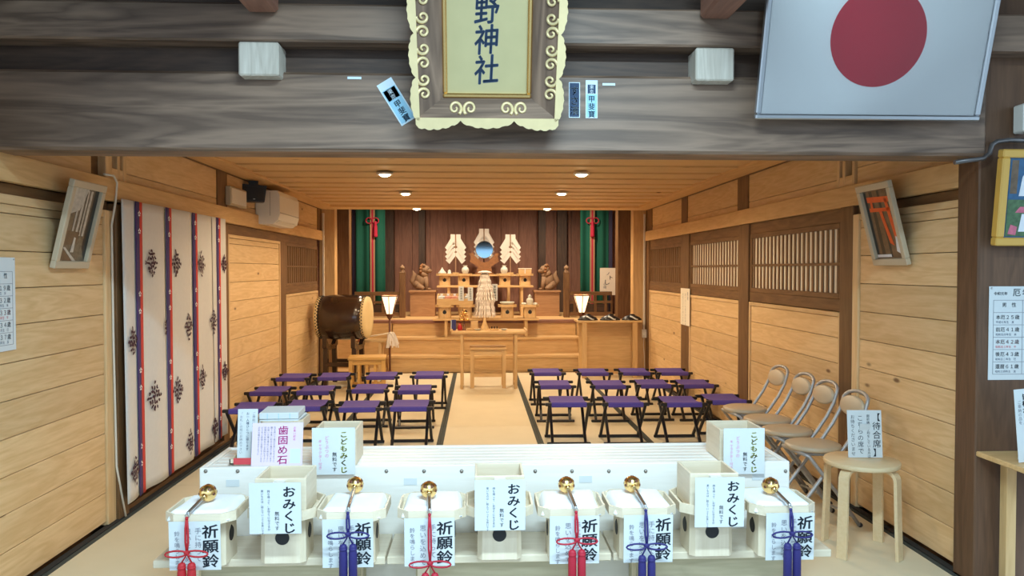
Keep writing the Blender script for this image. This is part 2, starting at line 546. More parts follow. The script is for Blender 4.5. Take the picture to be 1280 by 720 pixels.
# ---- floor: five columns of straw mats with dark cloth borders
mb = MB().span((-HW - .1, 2.45, -0.12), (HW + .1, 10.4, -0.045))
floor = struct('floor', mb, 'gap_dark')
cols = [(-2.065, -1.28), (-1.28, -0.40), (-0.40, 0.40), (0.40, 1.28), (1.28, 2.065)]
ybs = [2.46, 3.22, 4.98, 6.74, 8.50, 10.26]
for ci, (xa, xb) in enumerate(cols):
    for k in range(len(ybs) - 1):
        ya, yb = ybs[k], ybs[k + 1]
        e = 0.026
        block('tatami_mat', (xa + e, ya + .002, -0.045), (xb - e, yb - .002, 0.0), 'tatami', floor, 0.002)
        for xs in ((xa + .001, xa + e), (xb - e, xb - .001)):
            block('tatami_border', (xs[0], ya + .002, -0.045), (xs[1], yb - .002, 0.001), 'tatami_edge', floor, 0.001)
ent = struct('floor_entrance', MB().span((-4.5, -3.0, -0.30), (4.5, 2.45, -0.20)), 'concrete')
struct('ground', MB().span((-40, -60, -0.45), (40, -3.0, -0.35)), 'concrete')

# ---- walls
def frame_x(side, d):          # x of a surface standing d proud of the wall face
    return side * (HW - d)

def planks(parent, side, y0, y1, z0, z1, pitch=0.16, proud=0.0, first=None):
    z = z0
    h = first or pitch
    while z < z1 - 0.01:
        t = min(z + h, z1)
        xa, xb = frame_x(side, proud), frame_x(side, proud - 0.02)
        block('plank', (min(xa, xb), y0, z + .0015), (max(xa, xb), y1, t - .0015), 'pine_Y', parent, 0.0025)
        z = t; h = pitch

def member(parent, name, side, y0, y1, z0, z1, proud, mat, depth=0.05, ch=0.003):
    xa, xb = frame_x(side, proud), frame_x(side, proud - depth)
    return block(name, (min(xa, xb), y0, z0), (max(xa, xb), y1, z1), mat, parent, ch)

def lattice(idx, side, y0, y1, z0, z1, n, backing):
    """a window filled with upright wooden bars and one cross bar"""
    w_ = thing('window_%d' % idx, 'x', 'window'); del w_['category']; del w_['label']
    w_['kind'] = 'structure'
    f = 0.035
    member(w_, 'window_frame', side, y0, y0 + f, z0, z1, -0.002, 'brown_Z', 0.05)
    member(w_, 'window_frame', side, y1 - f, y1, z0, z1, -0.002, 'brown_Z', 0.05)
    member(w_, 'window_frame', side, y0 + f, y1 - f, z0, z0 + f, -0.002, 'brown_Y', 0.05)
    member(w_, 'window_frame', side, y0 + f, y1 - f, z1 - f, z1, -0.002, 'brown_Y', 0.05)
    member(w_, 'pane', side, y0 + f, y1 - f, z0 + f, z1 - f, -0.017, backing, 0.006, 0)
    ya, yb = y0 + f, y1 - f
    st = (yb - ya) / n
    for i in range(n):
        yc = ya + st * (i + .5)
        member(w_, 'slat', side, yc - st * .20, yc + st * .20, z0 + f, z1 - f, -0.010, 'brown_Z', 0.006, 0.001)
    zc = z0 + (z1 - z0) * 0.46
    member(w_, 'cross_bar', side, ya, yb, zc - .009, zc + .009, -0.006, 'brown_Y', 0.022, 0.001)
    return w_

def wall_core(name, side, y0, y1, z0=-0.1, z1=2.75):
    xa, xb = side * (HW + 0.06), side * (HW + 0.16)
    return struct(name, MB().span((min(xa, xb), y0, z0), (max(xa, xb), y1, z1)), 'brown_Y')

def panel(parent, side, y0, y1, z0, z1, first=None):
    """planked panel inside a pale moulding"""
    m = 0.028
    member(parent, 'panel_trim', side, y0, y0 + m, z0, z1, 0.006, 'pine_Z', 0.03)
    member(parent, 'panel_trim', side, y1 - m, y1, z0, z1, 0.006, 'pine_Z', 0.03)
    member(parent, 'panel_trim', side, y0 + m, y1 - m, z1 - m, z1, 0.006, 'pine_Y', 0.03)
    planks(parent, side, y0 + m, y1 - m, z0, z1 - m, 0.157, -0.004, first)

def upper(parent, side, y0, y1):
    """light board above the long rail, between two short posts"""
    planks(parent, side, y0, y1, RAIL1, RAIL1 + 0.055, 0.2, -0.004)
    planks(parent, side, y0, y1, RAIL1 + 0.055, CEIL - 0.012, 0.5, -0.004)

# left wall
yl = {k: YL(k) for k in (129, 139, 152, 278, 285, 350, 357, 397, 404)}
wl = wall_core('wall_left', -1, 2.45, 4.36)
planks(wl, -1, 2.46, yl[129], 0.02, 1.66, 0.16)
member(wl, 'panel_trim', -1, 2.46, yl[129], 1.66, 1.70, 0.008, 'pine_Y', 0.03)
member(wl, 'header', -1, 2.46, yl[139], 1.70, RAIL0, -0.02, 'brown_Y', 0.03)
member(wl, 'door_jamb', -1, yl[129], yl[139], 0.0, 1.70, 0.012, 'pine_Z', 0.05)
member(wl, 'post', -1, yl[139], yl[152], 0.0, 1.74, 0.028, 'brown_Z', 0.07)
planks(wl, -1, 2.46, 4.10, RAIL1, 2.16, 0.10, -0.006)
wl2 = wall_core('wall_left_hall', -1, yl[278] - .03, 9.95)
member(wl2, 'post', -1, yl[278], yl[285], 0.0, RAIL0, 0.004, 'brown_Z', 0.06)
panel(wl2, -1, yl[285], yl[350], 0.02, 1.665)
member(wl2, 'header', -1, yl[285], yl[397], 1.665, RAIL0, -0.008, 'brown_Y', 0.05)
member(wl2, 'post', -1, yl[350], yl[357], 0.0, 1.665, 0.004, 'brown_Z', 0.06)
member(wl2, 'sill', -1, yl[357], yl[397], 1.125, 1.20, 0.0, 'brown_Y', 0.05)
panel(wl2, -1, yl[357], yl[397], 0.02, 1.12)
lattice(1, -1, yl[357], yl[397], 1.20, 1.665, 16, 'brown_Z')
# the door behind the hanging curtain
d1 = struct('door_1', MB().span((-HW - .06, yl[152], 0.03), (-HW - .03, yl[278], 1.72)), 'brown_Z')
for k in range(5):
    ya = yl[152] + (yl[278] - yl[152]) * k / 5
    yb = yl[152] + (yl[278] - yl[152]) * (k + 1) / 5
    block('plank', (-HW - .03, ya + .002, 0.05), (-HW - .015, yb - .002, 1.72), 'brown_Z', d1)
block('threshold', (-HW - .06, yl[152], -0.03), (-HW + .005, yl[278], 0.03), 'brown_Y', d1)
struct('wall_left_doorway', MB().span((-HW - .16, 4.36, 1.70), (-HW - .062, yl[278] - .03, 2.75)).span((-HW - .16, 4.36, -.1), (-HW - .062, yl[278] - .03, 1.70)), 'brown_Y')
# long rail and upper zone, left
rail_l = struct('trim_1', MB().span((-HW - .01, 2.46, RAIL0), (-HW + .03, 9.93, RAIL1), 0.003), 'trim_Y')
up_l = [(YL(157), YL(272)), (YL(284), YL(372) ), (YL(374), YL(397))]
upl = struct('wall_left_upper', MB().span((-HW - .06, 4.1, RAIL1), (-HW - .03, 9.92, 2.3)), 'brown_Y')
for a, b in up_l:
    upper(upl, -1, a, b)
for a, b in ((YL(272), YL(284)), (YL(397), 9.93)):
    member(upl, 'short_post', -1, a, b, RAIL1, CEIL, 0.006, 'brown_Z', 0.05)
# notched cross members near the beam
for a, b in ((YL(131), YL(139)), (YL(146), YL(149)), (YL(153), YL(157))):
    member(upl, 'short_post', -1, a, b, RAIL1, 2.3, 0.012, 'pine_Z', 0.06)
member(upl, 'notch_board', -1, YL(139), YL(153), RAIL1, 1.935, 0.010, 'pine_Y', 0.05)
member(upl, 'ceiling_ledge', -1, 3.42, 9.92, CEIL - .012, CEIL + .01, 0.02, 'brown_Y', 0.05)

# right wall
yr = {k: YR(k) for k in (1206, 1075, 1068, 1052, 937, 925, 862, 853, 812, 806)}
wr = wall_core('wall_right', 1, 3.30, 9.95)
planks(wr, 1, 3.36, yr[1075], 0.02, 1.665, 0.16)
member(wr, 'panel_trim', 1, 3.36, yr[1075], 1.665, 1.70, 0.008, 'pine_Y', 0.03)
member(wr, 'header', 1, 3.36, yr[1068], 1.70, RAIL0, -0.02, 'brown_Y', 0.03)
member(wr, 'panel_trim', 1, yr[1075], yr[1068], 0.0, 1.70, 0.012, 'pine_Z', 0.05)
member(wr, 'post', 1, yr[1068], yr[1052], 0.0, RAIL0, 0.012, 'brown_Z', 0.06)
wi = 2
for a, b, n, bk in ((1052, 937, 21, 'window_paper'), (925, 862, 19, 'window_paper'), (853, 812, 16, 'brown_Z')):
    ya, yb = yr[a], yr[b]
    member(wr, 'header', 1, ya, yb, 1.665, RAIL0, -0.006, 'brown_Y', 0.05)
    member(wr, 'sill', 1, ya, yb, 1.125, 1.20, 0.0, 'brown_Y', 0.05)
    panel(wr, 1, ya, yb, 0.02, 1.12)
    lattice(wi, 1, ya, yb, 1.20, 1.665, n, bk)
    wi += 1
for a, b in ((937, 925), (862, 853), (812, 806)):
    member(wr, 'post', 1, yr[a], yr[b], 0.0, RAIL0, 0.012, 'brown_Z', 0.06)
struct('trim_2', MB().span((HW - .03, 3.36, RAIL0), (HW + .01, 9.93, RAIL1), 0.003), 'trim_Y')
upr = struct('wall_right_upper', MB().span((HW + .03, 3.36, RAIL1), (HW + .06, 9.92, 2.3)), 'brown_Y')
for a, b in ((1047, 935), (922, 859), (852, 815)):
    upper(upr, 1, YR(a), YR(b))
for a, b in ((935, 922), (859, 852), (815, 808)):
    member(upr, 'short_post', 1, YR(a), YR(b), RAIL1, CEIL, 0.006, 'brown_Z', 0.05)
planks(upr, 1, 3.36, YR(1069), RAIL1, 2.16, 0.10, -0.006)
for a, b in ((1069, 1066), (1057, 1054), (1050, 1047)):
    member(upr, 'short_post', 1, YR(a), YR(b), RAIL1, 2.3, 0.012, 'pine_Z', 0.06)
member(upr, 'notch_board', 1, YR(1066), YR(1050), RAIL1, 1.935, 0.010, 'pine_Y', 0.05)
member(upr, 'ceiling_ledge', 1, 3.42, 9.92, CEIL - .012, CEIL + .01, 0.02, 'brown_Y', 0.05)
# dark skirting gaps along both walls
for sd, nm in ((-1, 'baseboard_left'), (1, 'baseboard_right')):
    struct(nm, MB().span((sd * 2.066, 2.46, -0.045), (sd * 2.099, 9.9, 0.006)), 'gap_dark')

# ---- ceiling: lapped boards, plain border strips along both walls
ceil = struct('ceiling', MB().span((-HW - .05, 3.40, CEIL + .05), (HW + .05, Y_END, CEIL + .08)), 'brown_X')
yb_list = [3.40, 3.78, 4.18, 4.59, 5.0, 5.41, 5.83, 6.25, 6.66, 7.07, 7.44, 7.80, 8.17, 8.57, 8.99, 9.50]
hx = 1.90
for k in range(len(yb_list) - 1):
    a, b = yb_list[k], yb_list[k + 1] + 0.012
    me_key = ('cb', round(b - a, 3))
    if me_key not in _BOX:
        d = b - a
        vs = [(-hx, -d / 2, -.009), (hx, -d / 2, -.009), (hx, d / 2, .004), (-hx, d / 2, .004),
              (-hx, -d / 2, .006), (hx, -d / 2, .006), (hx, d / 2, .024), (-hx, d / 2, .024)]
        me = MB().add(vs, [(0, 3, 2, 1), (4, 5, 6, 7), (0, 1, 5, 4), (2, 3, 7, 6), (1, 2, 6, 5), (3, 0, 4, 7)]).mesh('ceiling_board')
        me.materials.append(MATS['ceiling_wood']); _BOX[me_key] = me
    o = bpy.data.objects.new('ceiling_board', _BOX[me_key]); C.objects.link(o)
    o.location = (0, (a + b) / 2, CEIL + .010); o.parent = ceil
for sd in (-1, 1):
    xa, xb = sorted((sd * hx, sd * 2.08))
    block('border_strip', (xa, 3.40, CEIL - .012), (xb, Y_END, CEIL + .02), 'trim_Y', ceil)
block('edge_board', (-hx, 9.50, CEIL - .016), (hx, 9.60, CEIL + .03), 'ceiling_wood', ceil)
block('edge_board', (-hx, 9.604, CEIL - .010), (hx, Y_END, CEIL + .03), 'ceiling_wood', ceil)
for i, p in enumerate(DOWN):
    row = ('nearest the front beam', 'in the middle of the hall', 'nearest the altar')[i % 3]
    sd = ('left', 'right')[i // 3]
    zc = CEIL - 0.016 if i % 3 < 2 else CEIL - 0.019
    t = thing('downlight', 'round warm ceiling downlight in the %s row, %s' % (sd, row), 'downlight', (p.x, p.y, zc), 0, 'ceiling downlights')
    obj('trim_ring', MB().lathe([(.048, .012), (.048, -.004), (.064, -.004), (.066, .012)], 24), 'white_plastic', t)
    obj('lamp_face', MB().lathe([(.0, -.020), (.025, -.017), (.042, -.008), (.047, .004)], 20), 'lamp_glow', t)

# ---- big front beam, the beams above it and the roof over the visitors
BZ0, BZ1 = 1.866, 2.190
struct('beam_front', MB().span((-3.2, Y_BEAM, BZ0), (2.075, Y_BEAM + .19, BZ1), 0.012), 'beam_X')
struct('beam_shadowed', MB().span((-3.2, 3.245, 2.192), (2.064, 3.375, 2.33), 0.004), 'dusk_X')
struct('beam_upper', MB().span((-3.2, 3.13, 2.293), (2.6, 3.40, 2.445), 0.008), 'beam_X')
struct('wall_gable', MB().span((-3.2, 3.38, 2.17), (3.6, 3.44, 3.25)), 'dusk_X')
for i, px in enumerate((323, 894)):
    X = at(px, 78, Y=3.13).x
    o = struct('beam_nose', MB().span((X - .080, 3.13, 2.156), (X + .080, 3.28, 2.290), 0.006), 'post_end')
for i, (px, py) in enumerate(((336, 25), (886, 34))):
    X = at(px, py, Y=3.2).x
    struct('beam_tie', MB().span((X - .062, -1.0, 2.40), (X + .062, 3.12, 2.62), 0.012), 'cedar_Y')
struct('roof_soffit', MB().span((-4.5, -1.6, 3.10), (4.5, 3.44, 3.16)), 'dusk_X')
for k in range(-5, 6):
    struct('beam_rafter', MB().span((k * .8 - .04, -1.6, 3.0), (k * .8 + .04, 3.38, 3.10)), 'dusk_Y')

# ---- front wall and post on the right of the opening
wf = struct('wall_front_right', MB().span((2.075, 3.24, -0.2), (3.6, 3.34, 3.0)), 'front_brown')
struct('pillar_right', MB().span((2.066, 3.235, -0.2), (2.30, 3.385, 3.0), 0.006), 'front_brown')
struct('beam_right_low', MB().span((2.31, 3.19, 2.10), (3.6, 3.24, 2.40), 0.01), 'dusk_X')
block('wall_batten', (2.40, 3.215, 1.80), (2.425, 3.24, 1.90), 'altar_Z', wf)

# ---- altar stage: portal posts, three steps, stage floor, dark back wall
ST = 0.66
for sd, nm in ((-1, 'pillar_stage_left'), (1, 'pillar_stage_right')):
    xa, xb = sorted((sd * 1.925, sd * 2.12))
    struct(nm, MB().span((xa, 9.925, 0.0), (xb, 10.1, 2.40), 0.004), 'trim_Z')
    xa, xb = sorted((sd * 1.92, sd * 2.15))
    struct('pillar_inner', MB().span((xa, 11.0, ST), (xb, 11.2, 3.0), 0.004), 'brown_Z')
    xa, xb = sorted((sd * 2.12, sd * 2.22))
    struct('wall_stage_side', MB().span((xa, 9.93, -.1), (xb, 13.5, 3.1)), 'cedar_Y')
steps = struct('floor_steps', MB().span((-1.30, 10.34, -.1), (1.30, 11.2, 0.20)).span((-1.30, 10.64, .2), (1.30, 11.2, .42)), 'altar_X')
for yf, zt in ((10.30, 0.225), (10.60, 0.445)):
    block('tread', (-1.31, yf, zt - .038), (1.31, yf + .34, zt), 'altar_X', steps, .004)
for yf, z0, z1 in ((10.325, 0.0, .187), (10.625, .225, .407), (10.925, .445, .622)):
    block('riser', (-1.30, yf, z0), (1.30, yf + .02, z1), 'altar_X', steps, .001)
stage = struct('floor_stage', MB().span((-2.14, 10.98, -.1), (2.14, 13.5, ST - .04)), 'altar_X')
for k in range(12):
    ya = 10.90 + k * .217
    block('floor_board', (-2.13, ya, ST - .04), (2.13, ya + .215, ST), 'altar_X' if k else 'cedar_X', stage, .002)
for sd in (-1, 1):
    xa, xb = sorted((sd * 1.312, sd * 2.12))
    block('stage_front', (xa, 10.90, -.04), (xb, 10.93, ST - .04), 'altar_X', stage)
    block('stage_floor_strip', (xa, 10.28, -.045), (xb, 10.90, .0), 'altar_X', stage)
YB = 13.2
wb = struct('wall_back', MB().span((-2.2, YB + .03, 0), (2.2, YB + .1, 3.2)), 'dusk_Z')
nb = 14
for k in range(nb):
    xa = -2.12 + 4.24 * k / nb
    block('board', (xa + .002, YB, ST), (xa + 4.24 / nb - .002, YB + .03, 3.1), 'cedar_Z', wb)
for px, wpx in ((485, 13), (527, 8), (678, 9), (703, 12)):
    X = at(px, 320, Y=12.9).x
    block('post', (X - wpx * .0067, 12.95, ST), (X + wpx * .0067, 13.1, 3.1), 'dusk_Z', wb)
struct('ceiling_stage', MB().span((-2.2, 9.95, 3.0), (2.2, 13.4, 3.06)), 'dusk_X')
struct('wall_over_stage', MB().span((-2.2, 9.93, CEIL + .09), (2.2, 9.97, 3.05)), 'dusk_X')

# ================================================================ things in front: offertory box and low tables
Y_SH0, Y_BX0, Y_BX1 = 2.80, 3.055, 3.41
Z_SH, Z_BX = 0.33, 0.60
xa = at(249, 584, Y=Y_BX0).x
xb = at(987, 582, Y=Y_BX0).x
ob = thing('offertory_box', 'long pale wooden offertory box with slatted top and nailed front', 'offertory box', ((xa + xb) / 2, (Y_BX0 + Y_BX1) / 2, 0))
bw, bd = xb - xa, Y_BX1 - Y_BX0
t_ = 0.022
def obox(name, lo, hi, mat, ch=.003):
    return block(name, lo, hi, mat, ob, ch)
obox('front_board', (-bw / 2, -bd / 2, 0.001), (bw / 2, -bd / 2 + t_, Z_BX), 'pale_X')
obox('back_board', (-bw / 2, bd / 2 - t_, 0.001), (bw / 2, bd / 2, Z_BX), 'pale_X')
for s in (-1, 1):
    a, b = sorted((s * bw / 2, s * (bw / 2 - t_)))
    obox('end_board', (a, -bd / 2 + t_, 0.001), (b, bd / 2 - t_, Z_BX), 'pale_Y')
obox('box_floor', (-bw / 2 + t_, -bd / 2 + t_, 0.30), (bw / 2 - t_, bd / 2 - t_, 0.31), 'pale_X')
ns = 6
iw = bd - 2 * t_
for k in range(ns):
    y0 = -bd / 2 + t_ + iw * k / ns
    obox('slat', (-bw / 2 + t_, y0 + .003, Z_BX - .05), (bw / 2 - t_, y0 + iw / ns - .002, Z_BX - .006), 'pale_X', .003)
nail = MB().lathe([(.0, .006), (.005, .0045), (.008, 0.0)][::-1], 10)
nm = nail.mesh('nail'); nm.materials.append(MATS['nail_head'])
for px in (257, 297, 388, 435, 483, 530, 577, 669, 715, 761, 807, 851, 982):
    p = at(px, 589, Y=Y_BX0)
    obj('nail', nm, None, ob, (p.x - ob.location.x, -bd / 2, p.z), (R(90), 0, 0))
for px, py in ((291, 604), (513, 602), (732, 599), (948, 596)):
    p = at(px, py, Y=Y_BX0)
    block('paper_tag', (p.x - .026 - ob.location.x, -bd / 2 - .0015, p.z - .014), (p.x + .026 - ob.location.x, -bd / 2, p.z + .014), 'paper', ob, 0)

def low_table(label, px0, px1, group):
    a, b = at(px0, 700, Y=Y_SH0).x, at(px1, 697, Y=Y_SH0).x
    t = thing('low_table', label, 'table', ((a + b) / 2, 2.925, 0), 0, group)
    w_ = b - a - .004
    block('table_top', (-w_ / 2, -.125, Z_SH - .028), (w_ / 2, .125, Z_SH), 'table_gloss', t, .003)
    block('apron', (-w_ / 2 + .10, -.07, 0.16), (w_ / 2 - .10, -.05, Z_SH - .028), 'apron_wood_shaded', t)
    block('apron', (-w_ / 2 + .10, .07, 0.16), (w_ / 2 - .10, .09, Z_SH - .028), 'apron_wood_shaded', t)
    for sx in (-1, 1):
        for y in (-.07, .09):
            xx = sx * (w_ / 2 - .13)
            block('leg', (xx - .022, y - .022, 0.001), (xx + .022, y + .022, Z_SH - .028), 'hinoki_Z', t)
    return t
low_table('low display table at the left end, holding three tray stands', 190, 482, 'low display tables')
low_table('low display table under the central fortune box', 483, 765, 'low display tables')
low_table('low display table at the right end, holding three tray stands', 766, 1040, 'low display tables')

# ---- footed offering tray (used in front, on the box and on the altar)
def tray_parts(t, w_=.25, h=.20, mat='hinoki', base=.66, rim=.034, hole=True, z0=0.0):
    c = w_ * .17
    a = w_ / 2
    def octo(a, c): return [(-a + c, -a), (a - c, -a), (a, -a + c), (a, a - c), (a - c, a), (-a + c, a), (-a, a - c), (-a, -a + c)]
    o, i = octo(a, c), octo(a - .007, c - .003)
    zt, zf = h, h - rim
    m = MB()
    vs = [(x, y, zf) for x, y in o] + [(x, y, zt) for x, y in o] + [(x, y, zt) for x, y in i] + [(x, y, zf + .006) for x, y in i]
    fs = [tuple(reversed(range(8)))]
    for k in range(8):
        l = (k + 1) % 8
        fs += [(k, l, l + 8, k + 8), (k + 8, l + 8, l + 16, k + 16), (k + 16, l + 16, l + 24, k + 24)]
    fs.append(tuple(range(24, 32)))
    m.add(vs, fs)
    obj('tray', m, mat + '_X', t, (0, 0, z0))
    b = a * base
    ob_ = octo(b, b * .22)
    m = MB()
    vs = [(x, y, 0.0005) for x, y in ob_] + [(x * .97, y * .97, zf - .0005) for x, y in ob_]
    m.add(vs, [tuple(reversed(range(8))), tuple(range(8, 16))] + [(k, (k + 1) % 8, (k + 1) % 8 + 8, k + 8) for k in range(8)])
    bs = obj('base', m, mat + '_Z', t, (0, 0, z0))
    if hole:
        r_ = b * .31
        pts = []
        for k in range(24):
            an = 2 * PI * k / 24
            rr = r_ * (1 + (.28 if k == 6 else .10 if k in (5, 7) else 0))
            pts.append((rr * math.cos(an), rr * math.sin(an)))
        for rz in (0, 90, -90):
            M = Matrix.Rotation(R(rz), 4, 'Z') @ Matrix.Translation((0, 0, (zf) * .55))
            obj('pierced_hole', MB().prism(pts, -b * .995 - .001, -b * .9, M), 'black', bs)  # black disc set into the solid base, its colour stands for the opening's shade

def sign(t, w_, h, loc, mat, cols, rot=(0, 0, 0), name='sign', th=.002, lean=0):
    """flat notice: cols = [(text, x, top, size, ink, bold)], x from its centre, top from its upper edge"""
    p = obj(name, MB().box((0, 0, 0), (w_, th, h)), mat, t, loc, rot)
    by = {}
    for s, x, top, size, ink, bold in cols:
        by.setdefault(ink, MB())
        put_text(by[ink], s, x, h / 2 - top, size, bold, sx=1.16 if bold >= .015 else 1.0)
    for q_, (ink, m) in enumerate(by.items()):
        obj('lettering', m, ink, p, (0, -th / 2 - .0006 - .0003 * q_, 0))
    return p

def bell_sign():
    u = .176 / 58
    return [('祈願鈴', .053, .009, .050, 'ink', .030), ('手に持って', .012, .020, .0235, 'ink_grey', .0),
            ('思いを込めて', -.023, .022, .0235, 'ink_grey', .0), ('鈴を鳴らします', -.060, .032, .0195, 'ink_grey', .0)]
def draw_sign():
    return [('おみくじ', .048, .010, .041, 'ink', .034), ('無料です', .006, .100, .0165, 'ink', .004),
            ('持ち帰って、お守りになさるか', -.022, .024, .0100, 'ink_blue', .0), ('悪いものは、結んでいっても良いです', -.044, .024, .0090, 'ink_blue', .0)]

TY = 2.815                      # centre line of the tray stands
spots = [  # px of stand centre at its front, kind
    (246, 'bell'), (347, 'draw'), (437, 'bell'), (539, 'bell'), (625, 'draw'), (716, 'bell'), (806, 'bell'), (897, 'draw'), (983, 'bell')]
lab = {246: 'leftmost bell tray stand, its notice behind a red tassel', 437: 'bell tray stand with violet tassel beside the left child fortune box',
       539: 'bell tray stand with low red bow left of the central fortune box', 716: 'bell tray stand with crimson tassel right of the central fortune box',
       806: 'bell tray stand with violet tassel beside the right-hand fortune box', 983: 'rightmost bell tray stand, at the end of the low tables'}
dlab = {347: 'open wooden fortune-slip box on a tray stand, leftmost of three', 625: 'open wooden fortune-slip box on a tray stand, central of three',
        897: 'open wooden fortune-slip box on a tray stand, rightmost of three'}
tlab = {347: 'footed tray under the leftmost fortune-slip box', 625: 'footed tray under the central fortune-slip box', 897: 'footed tray under the rightmost fortune-slip box'}
bells = {246: ((260, 616), (234, 650), 'red_cord', 690), 437: ((444, 606), (435, 636), 'violet_cord', 667), 539: ((536, 612), (537, 641), 'pink_cord', 703),
         716: ((708, 606), (720, 635), 'pink_cord', 674), 806: ((790, 605), (807, 633), 'violet_cord', 681), 983: ((963, 607), (988, 633), 'violet_cord', 666)}
wlab = {246: 'gold bell wand with red cord on the leftmost tray', 437: 'gold bell wand with violet cord on the second bell tray from the left',
        539: 'gold bell wand with low-hanging red bow left of the central fortune box', 716: 'gold bell wand with crimson cord right of the central fortune box',
        806: 'gold bell wand with violet cord on the second bell tray from the right', 983: 'gold bell wand with violet cord on the rightmost tray'}
clab = {246: 'white folded cloth under the leftmost bell', 437: 'white folded cloth under the second bell from the left', 539: 'white folded cloth under the bell left of the central fortune box',
        716: 'white folded cloth under the bell right of the central fortune box', 806: 'white folded cloth under the second bell from the right', 983: 'white folded cloth under the rightmost bell'}
TW, TH = .244, .20

def bell_wand(px, t_loc):
    (bx, by), (ex, ey), cord, bow_y = bells[px]
    zb = Z_SH + TH + .011 + .031
    B = at(bx, by, Z=zb)
    B.y = min(B.y, TY + .085)
    E_ = at(ex, ey, Y=TY - TW / 2 - .030)
    E_.z = max(E_.z, Z_SH + TH + .012)
    t = thing('bell_wand', wlab[px], 'bell', (B.x, B.y, zb), 0, 'gold bell wands on trays')
    e = E_ - Vector((B.x, B.y, zb))
    d = e.normalized()
    ball = obj('bell', MB().sphere((0, 0, 0), .031, 24, 14), 'gold', t)
    holes = MB()
    for k in range(6):
        for el, rr in ((35, .0065), (0, .0055)):
            an = k * PI / 3 + (0 if el else PI / 6)
            q = Vector((math.cos(an) * math.cos(R(el)), math.sin(an) * math.cos(R(el)), math.sin(R(el))))
            M = Matrix.Translation(q * .0308) @ q.to_track_quat('Z', 'Y').to_matrix().to_4x4()
            holes.lathe([(rr, -.001), (rr, .0008), (rr * .5, .0012)], 8, M)
    M = Matrix.Translation((0, 0, .0308))
    holes.lathe([(.006, -.001), (.006, .0008), (.003, .0012)], 8, M)
    obj('pierced_holes', holes, 'lantern_wood', ball)['kind'] = 'stuff'
    obj('collar', MB().tube([d * .026, d * .040], [.013, .009], 12), 'gold', t)
    obj('handle', MB().tube([d * .036, d * .06, d * (e.length - .006), e], [.0058, .0068, .0062, .004], 10), 'steel', t)
    obj('end_ring', MB().tube([e + Vector((.007 * math.cos(a), 0, -.007 + .007 * math.sin(a))) for a in [2 * PI * k / 10 for k in range(10)]], .0016, 6, closed=True), 'steel', t)
    # hanging cord, bow and tassel
    hz = at(ex, bow_y, Y=E_.y - .004).z - zb
    top = e + Vector((0, -.004, -.014))
    knot = Vector((e.x + .002, e.y - .012, hz))
    cd = MB()
    for s in (-1, 1):
        cd.tube([top + Vector((s * .001, 0, 0)), top.lerp(knot, .3) + Vector((s * .004, -.002, 0)), top.lerp(knot, .7) + Vector((s * .0045, 0, 0)), knot], .0038, 6)
    obj('cord', cd, cord, t)
    obj('knot', MB().sphere(top, .006, 10, 6), cord, t)
    obj('knot', MB().sphere(knot, .010, 12, 8, (1.1, .8, .9)), cord, t)
    bow = MB()
    for s in (-1, 1):
        pts = [knot + Vector((s * (.036 * (1 - math.cos(a)) / 2 * 2 ), -.004, .011 * math.sin(a) - .004 * math.sin(a / 2))) for a in [2 * PI * k / 14 for k in range(14)]]
        bow.tube(pts, .0032, 6, closed=True)
    obj('bow', bow, cord, t)
    for s in (-1, 1):
        q = knot + Vector((s * .0165, -.003, -.036))
        st = MB().tube([knot, knot + Vector((s * .005, 0, -.014)), q + Vector((0, 0, .004))], .0028, 6)
        prof = [(.004, .004), (.010, .001), (.0135, -.006), (.0125, -.016), (.0145, -.03), (.0150, -.12), (.013, -.123)]
        M = Matrix.Translation(q)
        st.lathe(prof[::-1], 14, M)
        ta = obj('tassel', st, cord, t)
        obj('binding', MB().lathe([(.0133, -.018), (.0142, -.016), (.0142, -.012), (.0133, -.010)], 14, M), cord, ta)
    return t

def cloth_mesh(w_, d, th, seed):
    rnd = random.Random(seed)
    ph = rnd.random() * 6
    def f(u, v):
        x, y = (u - .5) * w_, (v - .5) * d
        e = max(abs(u - .5), abs(v - .5)) * 2
        z = th * (1 - max(0, (e - .80) / .20) ** 2.5) + .003 * math.sin(5 * u + ph) * math.sin(4 * v + ph)
        return (x, y, max(z, .001))
    return MB().grid(f, 22, 22).span((-w_ / 2 + .001, -d / 2 + .001, 0), (w_ / 2 - .001, d / 2 - .001, .001))

